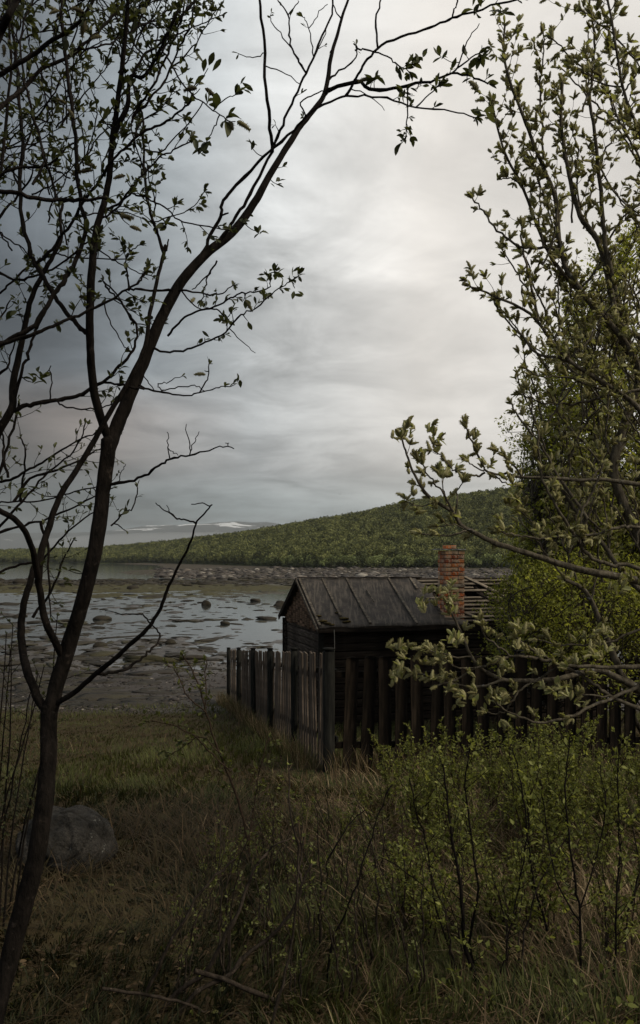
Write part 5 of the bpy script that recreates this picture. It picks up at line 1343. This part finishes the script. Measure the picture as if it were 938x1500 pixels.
for i, (x, y, s_) in enumerate([(400, 1440, 0.8), (520, 1470, 0.9), (260, 1470, 0.7), (590, 1380, 0.9), (440, 1330, 0.8), (380, 1370, 0.8), (500, 1330, 0.7), (620, 1470, 0.9), (300, 1360, 0.6), (560, 1300, 0.8), (680, 1440, 0.9), (750, 1460, 0.9), (440, 1480, 0.7), (800, 1380, 0.9), (900, 1440, 1.0), (480, 1250, 0.7), (400, 1270, 0.7)]):
    p = at(x, y); copy_tree(thin_protos[i % 3], (p[0], p[1], p[2] - 0.02), i * 2.1, s_)
# traced brush close to the lens
def brush(lab, cat, base, traces, leafsp, leaf, bark='twig', d=(3.0, 3.4), nl=3, leafm='leaf_shrub', f0=0.25, every=0.035, ln=(0.02, 0.10)):
    T = Plant('willow_brush', base, lab, cat, bark=bark, leafm=leafm)
    for pts, w0, w1 in traces:
        r = T.trace(pts, w0, w1, d0=rng.uniform(*d), dd=0.1)
        if leafsp: T.dress(*r, leafsp, f0, 1.0, ln, leaf, nl, 0, every=every)
    T.finish(0, small=True); return T
b = at(370, 1480)
brush('dead grey brown brush of thick bent stems low in the foreground grass', 'brush', b, [([(205, 1520), (262, 1452), (300, 1425), (330, 1370), (350, 1335), (362, 1300), (378, 1262)], 9, 4), ([(195, 1500), (240, 1400), (280, 1330), (310, 1290), (345, 1258)], 6, 3),
      ([(285, 1422), (340, 1440), (400, 1465), (440, 1490), (470, 1520)], 8, 5), ([(150, 1448), (220, 1458), (270, 1470), (310, 1485), (400, 1482)], 5, 3), ([(250, 1500), (290, 1452), (330, 1432), (360, 1400), (400, 1370), (430, 1330), (445, 1290), (456, 1268)], 8, 4),
      ([(395, 1510), (415, 1440), (428, 1370), (437, 1290), (445, 1225)], 5, 2.4), ([(378, 1264), (400, 1240), (430, 1226)], 3.6, 2), ([(442, 1292), (437, 1270), (436, 1240), (425, 1180), (424, 1120)], 3.6, 2)], 60, 0.020, d=(2.9, 3.3), bark='bark_mid')
b = at(700, 1480)
brush('upright dark stemmed willow bush rising from the bottom edge right of centre', 'bush', b, [([(716, 1530), (706, 1460), (683, 1390), (675, 1300), (663, 1225), (655, 1175), (650, 1120)], 7.4, 2.4), ([(712, 1520), (700, 1440), (690, 1380), (700, 1300), (690, 1220), (682, 1150), (690, 1090)], 5.0, 1.9), ([(700, 1480), (670, 1420), (640, 1330), (628, 1250), (610, 1190), (600, 1140)], 3.1, 1.6),
      ([(710, 1500), (740, 1400), (760, 1300), (772, 1230), (778, 1170)], 3.1, 1.6), ([(683, 1390), (640, 1320), (600, 1280), (560, 1255)], 1.9, 1.4)], 14, 0.028, d=(3.3, 3.7), bark='bark_dark', ln=(0.03, 0.14))
b = at(850, 1450)
brush('spreading dark stemmed willow bush in the bottom right corner', 'bush', b, [([(860, 1530), (853, 1450), (850, 1350), (843, 1295), (833, 1220), (828, 1150), (835, 1080)], 5.0, 1.9), ([(856, 1520), (835, 1440), (813, 1400), (788, 1315), (773, 1225), (765, 1150), (748, 1090)], 4.3, 1.8), ([(870, 1530), (898, 1450), (903, 1325), (908, 1225), (905, 1150), (910, 1080)], 3.7, 1.6),
      ([(862, 1500), (880, 1400), (925, 1320), (955, 1260)], 3.1, 1.9), ([(850, 1350), (815, 1290), (800, 1200), (790, 1130)], 2.5, 1.4), ([(850, 1330), (870, 1270), (885, 1200), (880, 1120)], 2.5, 1.4), ([(930, 1520), (938, 1400), (940, 1300), (925, 1200)], 3.1, 1.6)], 12, 0.028, d=(3.3, 3.8), bark='bark_dark', ln=(0.03, 0.15))
b = at(480, 1500)
brush('thin arching bare willow shoot left of the upright bush', 'shoot', b, [([(478, 1520), (483, 1395), (505, 1340), (523, 1295), (540, 1240), (556, 1190), (573, 1150)], 4, 1.8), ([(474, 1510), (468, 1380), (480, 1300), (478, 1260)], 3, 1.6), ([(480, 1260), (510, 1210), (535, 1185)], 3, 1.6)], 80, 0.02, d=(3.4, 3.8), bark='bark_dark')
b = at(368, 1255)
brush('lone leafy willow sapling standing left of the slat fence', 'sapling', b, [([(368, 1262), (358, 1200), (340, 1150), (320, 1100), (303, 1045), (290, 1000), (268, 960)], 4.6, 1.8), ([(338, 1130), (305, 1098), (285, 1078), (250, 1062), (215, 1055)], 2.6, 1.4), ([(303, 1045), (272, 1015), (258, 985), (243, 975)], 2.2, 1.3), ([(303, 1050), (301, 1000), (302, 965)], 2.2, 1.3), ([(325, 1105), (295, 1080), (262, 1100), (245, 1110)], 1.8, 1.2), ([(365, 1235), (372, 1180), (380, 1130), (395, 1080)], 2.4, 1.4)], 11, 0.036, d=(5.2, 5.4), leafm='leaf_mid', ln=(0.03, 0.10), f0=0.3, nl=4)
b = at(12, 1330)
brush('dark leafless brush crowding the left edge beside the trunk', 'brush', b, [([(x0, 1340 + 20 * (k % 3)), (x0 + dx * 0.3, 1200), (x0 + dx * 0.7, 1080), (x0 + dx, 1000 - 12 * k)], 3.4, 1.5) for k, (x0, dx) in enumerate([(-10, 60), (5, 50), (-25, 90), (20, 70), (-15, 30), (8, 95), (-30, 40), (0, 20), (35, 50)])], 34, 0.022, d=(4.1, 4.6), bark='bark_dark', leafm='leaf_dark', ln=(0.03, 0.15))

# ------------------------------------------------------------------ grass
def grass():
    def blades(n, y0, y1, lo, hi, wd, lean, curl, tintf, powr=1.0, u=0.50):
        Y = y0 * (y1 / y0) ** rng.uniform(0, 1, n) ** powr; X = rng.uniform(-u, u, n) * Y
        if u > 0.6: X = np.sign(X) * (0.5 * Y + np.abs(X) * (u - 0.5) / u)
        # gather into tufts
        cell = 0.16
        cx = (np.floor(X / cell) + 0.5 + 0.8 * (_h(np.floor(X / cell), np.floor(Y / cell), 3) - 0.5)) * cell
        cy = (np.floor(Y / cell) + 0.5 + 0.8 * (_h(np.floor(X / cell), np.floor(Y / cell), 5) - 0.5)) * cell
        f = rng.uniform(0, 0.65, n); X = X * (1 - f) + cx * f; Y = Y * (1 - f) + cy * f
        edge = 18.3 + 1.4 * fbm(X * 0.4, Y * 0.0, 3, 2)
        ok = (Y < edge)
        # keep out of the shed and the rock
        g = np.array([-0.257, 0.966]); r_ = np.array([0.966, 0.257]); qx = X + 0.023; qy = Y - 14.0
        aa = qx * r_[0] + qy * r_[1]; bb = qx * g[0] + qy * g[1]
        ok &= ~((aa > 0.1) & (aa < 5.5) & (bb > 0.1) & (bb < 3.0)); ok &= ~(np.hypot(X - RK[0], Y - RK[1]) < 0.19)
        X, Y = X[ok], Y[ok]; n = len(X)
        tn, hk = tintf(X, Y)
        z = ground_z(X, Y) - 0.01
        h = rng.uniform(lo, hi, n) * hk
        field = 6.283 * vnoise(X * 1.1, Y * 1.1, 70) * 1.5
        hd = field + rng.normal(0, 1.0, n)
        th = np.abs(rng.normal(lean, 0.22, n)); cu = rng.uniform(0.3, 1.0, n) * curl
        s0 = np.stack([-np.sin(hd), np.cos(hd), 0 * hd], -1)
        w_ = wd * rng.uniform(0.7, 1.3, n) * (1 + Y / 14)
        p = np.stack([X, Y, z], -1); V = []
        ths = th.copy()
        for k in range(4):
            ww = w_ * (1, 0.95, 0.7, 0.0)[k]
            if k < 3: V += [p - s0 * ww[:, None] / 2, p + s0 * ww[:, None] / 2]
            else: V.append(p)
            d = np.stack([np.sin(ths) * np.cos(hd), np.sin(ths) * np.sin(hd), np.cos(ths)], -1)
            p = p + d * (h / 3)[:, None]; ths = ths + cu
            p[:, 2] = np.maximum(p[:, 2], z + 0.015)
        V = np.stack(V, 1)
        b_ = (np.arange(n) * 7)[:, None]
        Q = np.concatenate([b_ + np.array([0, 1, 3, 2]), b_ + np.array([2, 3, 5, 4])]); T = b_ + np.array([4, 5, 6])
        return V.reshape(-1, 3), Q, T, tn
    def patch(X, Y): return fbm(X * 0.45, Y * 0.45, 4, 101)
    def lawn(X, Y): return sstep(5.5, 10.0, Y + 3.0 * fbm(X * 0.5, Y * 0.5, 3, 66)) * sstep(0.10, -0.02, X / Y) * sstep(-0.42, -0.30, X / Y)
    def left(X, Y): return sstep(0.08, -0.20, X / Y)      # brown heath litter on the left, plus corner darkness painted into the tint
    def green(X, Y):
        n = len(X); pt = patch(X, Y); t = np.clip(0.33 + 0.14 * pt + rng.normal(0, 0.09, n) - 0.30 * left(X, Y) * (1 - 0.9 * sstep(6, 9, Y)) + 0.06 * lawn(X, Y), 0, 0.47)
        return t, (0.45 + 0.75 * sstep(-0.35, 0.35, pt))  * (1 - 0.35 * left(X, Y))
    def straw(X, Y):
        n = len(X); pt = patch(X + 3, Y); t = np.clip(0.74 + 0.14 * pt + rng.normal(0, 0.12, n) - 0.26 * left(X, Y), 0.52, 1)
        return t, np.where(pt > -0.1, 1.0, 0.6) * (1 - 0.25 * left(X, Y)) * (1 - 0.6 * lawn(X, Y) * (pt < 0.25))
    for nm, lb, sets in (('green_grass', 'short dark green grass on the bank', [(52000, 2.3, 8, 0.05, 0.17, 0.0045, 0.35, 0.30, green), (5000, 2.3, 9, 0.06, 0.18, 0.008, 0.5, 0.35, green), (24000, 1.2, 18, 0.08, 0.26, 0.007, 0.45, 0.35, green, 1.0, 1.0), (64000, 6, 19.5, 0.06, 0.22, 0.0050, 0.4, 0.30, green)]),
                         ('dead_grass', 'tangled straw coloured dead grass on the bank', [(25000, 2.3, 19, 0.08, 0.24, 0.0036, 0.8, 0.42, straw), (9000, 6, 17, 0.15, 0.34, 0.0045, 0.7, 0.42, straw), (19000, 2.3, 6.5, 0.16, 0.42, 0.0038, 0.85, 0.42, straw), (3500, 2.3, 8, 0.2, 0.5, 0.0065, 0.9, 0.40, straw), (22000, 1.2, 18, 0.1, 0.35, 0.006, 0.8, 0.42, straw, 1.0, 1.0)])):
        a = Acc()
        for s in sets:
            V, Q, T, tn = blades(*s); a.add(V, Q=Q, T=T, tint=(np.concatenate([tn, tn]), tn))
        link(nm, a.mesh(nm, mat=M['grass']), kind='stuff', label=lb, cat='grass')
    # long dead tussock stalks along the foot of the fences
    a = Acc(); n = 5200
    t = rng.uniform(0, 1, n); w_ = rng.random(n) < 0.45
    Xf = np.where(w_, CX - 0.2118 * 11 * t - 0.10 - rng.uniform(0, 0.22, n), CX + 5.6 * t); Yf = np.where(w_, CY + 11 * t, CY + 0.2 * 5.6 * t + rng.uniform(-0.25, 0.35, n))
    z = ground_z(Xf, Yf); h = rng.uniform(0.15, 0.42, n); hd = rng.uniform(0, 6.283, n); th = np.abs(rng.normal(0.25, 0.2, n)); p = np.stack([Xf, Yf, z], -1); V = []
    s0 = np.stack([-np.sin(hd), np.cos(hd), 0 * hd], -1)
    for k in range(4):
        ww = 0.006 * (1, 0.9, 0.7, 0)[k]
        V += [p - s0 * ww / 2, p + s0 * ww / 2] if k < 3 else [p]
        d = np.stack([np.sin(th) * np.cos(hd), np.sin(th) * np.sin(hd), np.cos(th)], -1); p = p + d * (h / 3)[:, None]; th = th + 0.25
    V = np.stack(V, 1); b_ = (np.arange(n) * 7)[:, None]; tn = np.clip(rng.normal(0.78, 0.12, n), 0.52, 1); tn[::3] = 0.3
    a.add(V.reshape(-1, 3), Q=np.concatenate([b_ + np.array([0, 1, 3, 2]), b_ + np.array([2, 3, 5, 4])]), T=b_ + np.array([4, 5, 6]), tint=(np.concatenate([tn, tn]), tn))
    link('fence_grass', a.mesh('fence_grass', mat=M['grass']), kind='stuff', label='pale dry grass stalks standing along the foot of the fences', cat='grass')
grass()

def forbs():
    # low broad leaved weeds and last year's fallen leaves among the grass
    for nm, n, m_, lb, lo, hi, flat in (('weeds', 1700, M['leaf_shrub'], 'low broad leaved weeds scattered through the grass', 0.020, 0.045, False), ('fallen_leaves', 5200, M['grass'], 'brown fallen leaves lying among the grass stems', 0.02, 0.04, True)):
        X, Y = fan_points(n, 2.4, 11, -0.45, 0.45)
        k = fbm(X * 0.9, Y * 0.9, 3, 44) > (0.05 + (0.6 * sstep(0.0, -0.2, X / Y)) if not flat else -0.4); X, Y = X[k], Y[k]; Z = ground_z(X, Y)
        q = 1 if flat else 7; a = Acc(); V, T = LEAF[0]
        P = np.repeat(np.stack([X, Y, Z], -1), q, 0); m = len(P)
        P[:, :2] += rng.normal(0, 0.006 if flat else 0.02, (m, 2)); P[:, 2] += rng.uniform(0.01, 0.05 if flat else 0.12, m)
        D = rng.normal(size=(m, 3)); D[:, 2] = rng.uniform(-0.2, 0.3, m) if flat else rng.uniform(0.0, 1.0, m)
        B = basis(D); sz = rng.uniform(lo, hi, m)
        W = np.einsum('nij,kj->nki', B * sz[:, None, None], V * np.array([1, 1.3, 1])) + P[:, None]
        TT = T[None] + (np.arange(m) * len(V))[:, None, None]; tn = rng.uniform(0.5, 0.75, m) if flat else rng.uniform(0, 0.6, m) * (0.4 + 0.6 * sstep(-0.25, 0.05, P[:, 0] / P[:, 1]))  # weed tint dims toward the left, the corner's darkness painted into the colour
        a.add(W.reshape(-1, 3), T=TT.reshape(-1, 3), tint=(None, np.repeat(tn, len(T))))
        link(nm, a.mesh(nm, mat=m_), kind='stuff', label=lb, cat='plants' if not flat else 'leaves')
forbs()

# ------------------------------------------------------------------ a gull far off
def bird(p, s, lab):
    a = Acc()
    V, T = ico(2, 0.0, 1, 1.0); a.add(V * np.array([0.18, 0.07, 0.06]) * s, T=T)
    for sg in (-1, 1):
        Vw = np.array([(0.08, 0.04 * sg, 0.02), (-0.07, 0.04 * sg, 0.02), (-0.05, 0.35 * sg, 0.12), (0.10, 0.33 * sg, 0.13), (-0.12, 0.72 * sg, 0.05)]) * s
        a.add(Vw, Q=[(0, 1, 2, 3)], T=[(2, 3, 4)]); a.add(Vw - np.array([0, 0, 0.01]) * s, Q=[(3, 2, 1, 0)], T=[(4, 3, 2)])
    a.add(np.array([(-0.15, 0.03, 0), (-0.15, -0.03, 0), (-0.28, -0.06, 0.01), (-0.28, 0.06, 0.01)]) * s, Q=[(0, 1, 2, 3)])
    link('gull', a.mesh('gull', mat=M['feather']), loc=tuple(p), label=lab, cat='bird', rot=(0.3, 0.1, 1.0))
bird(pw(498, 724, 260), 1.0, 'tiny dark gull flying in the open sky above the hill')

# ------------------------------------------------------------------ the damp air
hb = Acc(); hx0, hx1, hy0, hy1, hz0, hz1 = -9600, 9600, -300, 9700, -6.6, 470
hb.add([(hx0, hy0, hz0), (hx1, hy0, hz0), (hx1, hy1, hz0), (hx0, hy1, hz0), (hx0, hy0, hz1), (hx1, hy0, hz1), (hx1, hy1, hz1), (hx0, hy1, hz1)], Q=BOXQ)
hm = bpy.data.materials.new('damp air'); hm.use_nodes = True; ht = hm.node_tree; ht.nodes.clear()
hv = ht.nodes.new('ShaderNodeVolumePrincipled'); hv.inputs['Density'].default_value = 0.0001; hv.inputs['Color'].default_value = (0.64, 0.69, 0.74, 1); hv.inputs['Anisotropy'].default_value = 0.2
ho = ht.nodes.new('ShaderNodeOutputMaterial'); ht.links.new(hv.outputs[0], ho.inputs['Volume'])
link('haze', hb.mesh('haze', mat=hm), kind='stuff')

# a bank of low mist lying before the fell
V, T = ico(4, 0.12, 77, 1.0); ma = Acc(); ma.add(V * np.array([1100, 420, 70]), T=T)
mm = hm.copy(); mm.name = 'mist'; mm.node_tree.nodes['Principled Volume'].inputs['Density'].default_value = 0.0011; mm.node_tree.nodes['Principled Volume'].inputs['Color'].default_value = (0.85, 0.88, 0.90, 1)
link('mist', ma.mesh('mist', mat=mm, smooth=True), loc=(-900, 5700, 112), kind='stuff', label='low bank of pale mist lying in front of the snowy fell', cat='mist')
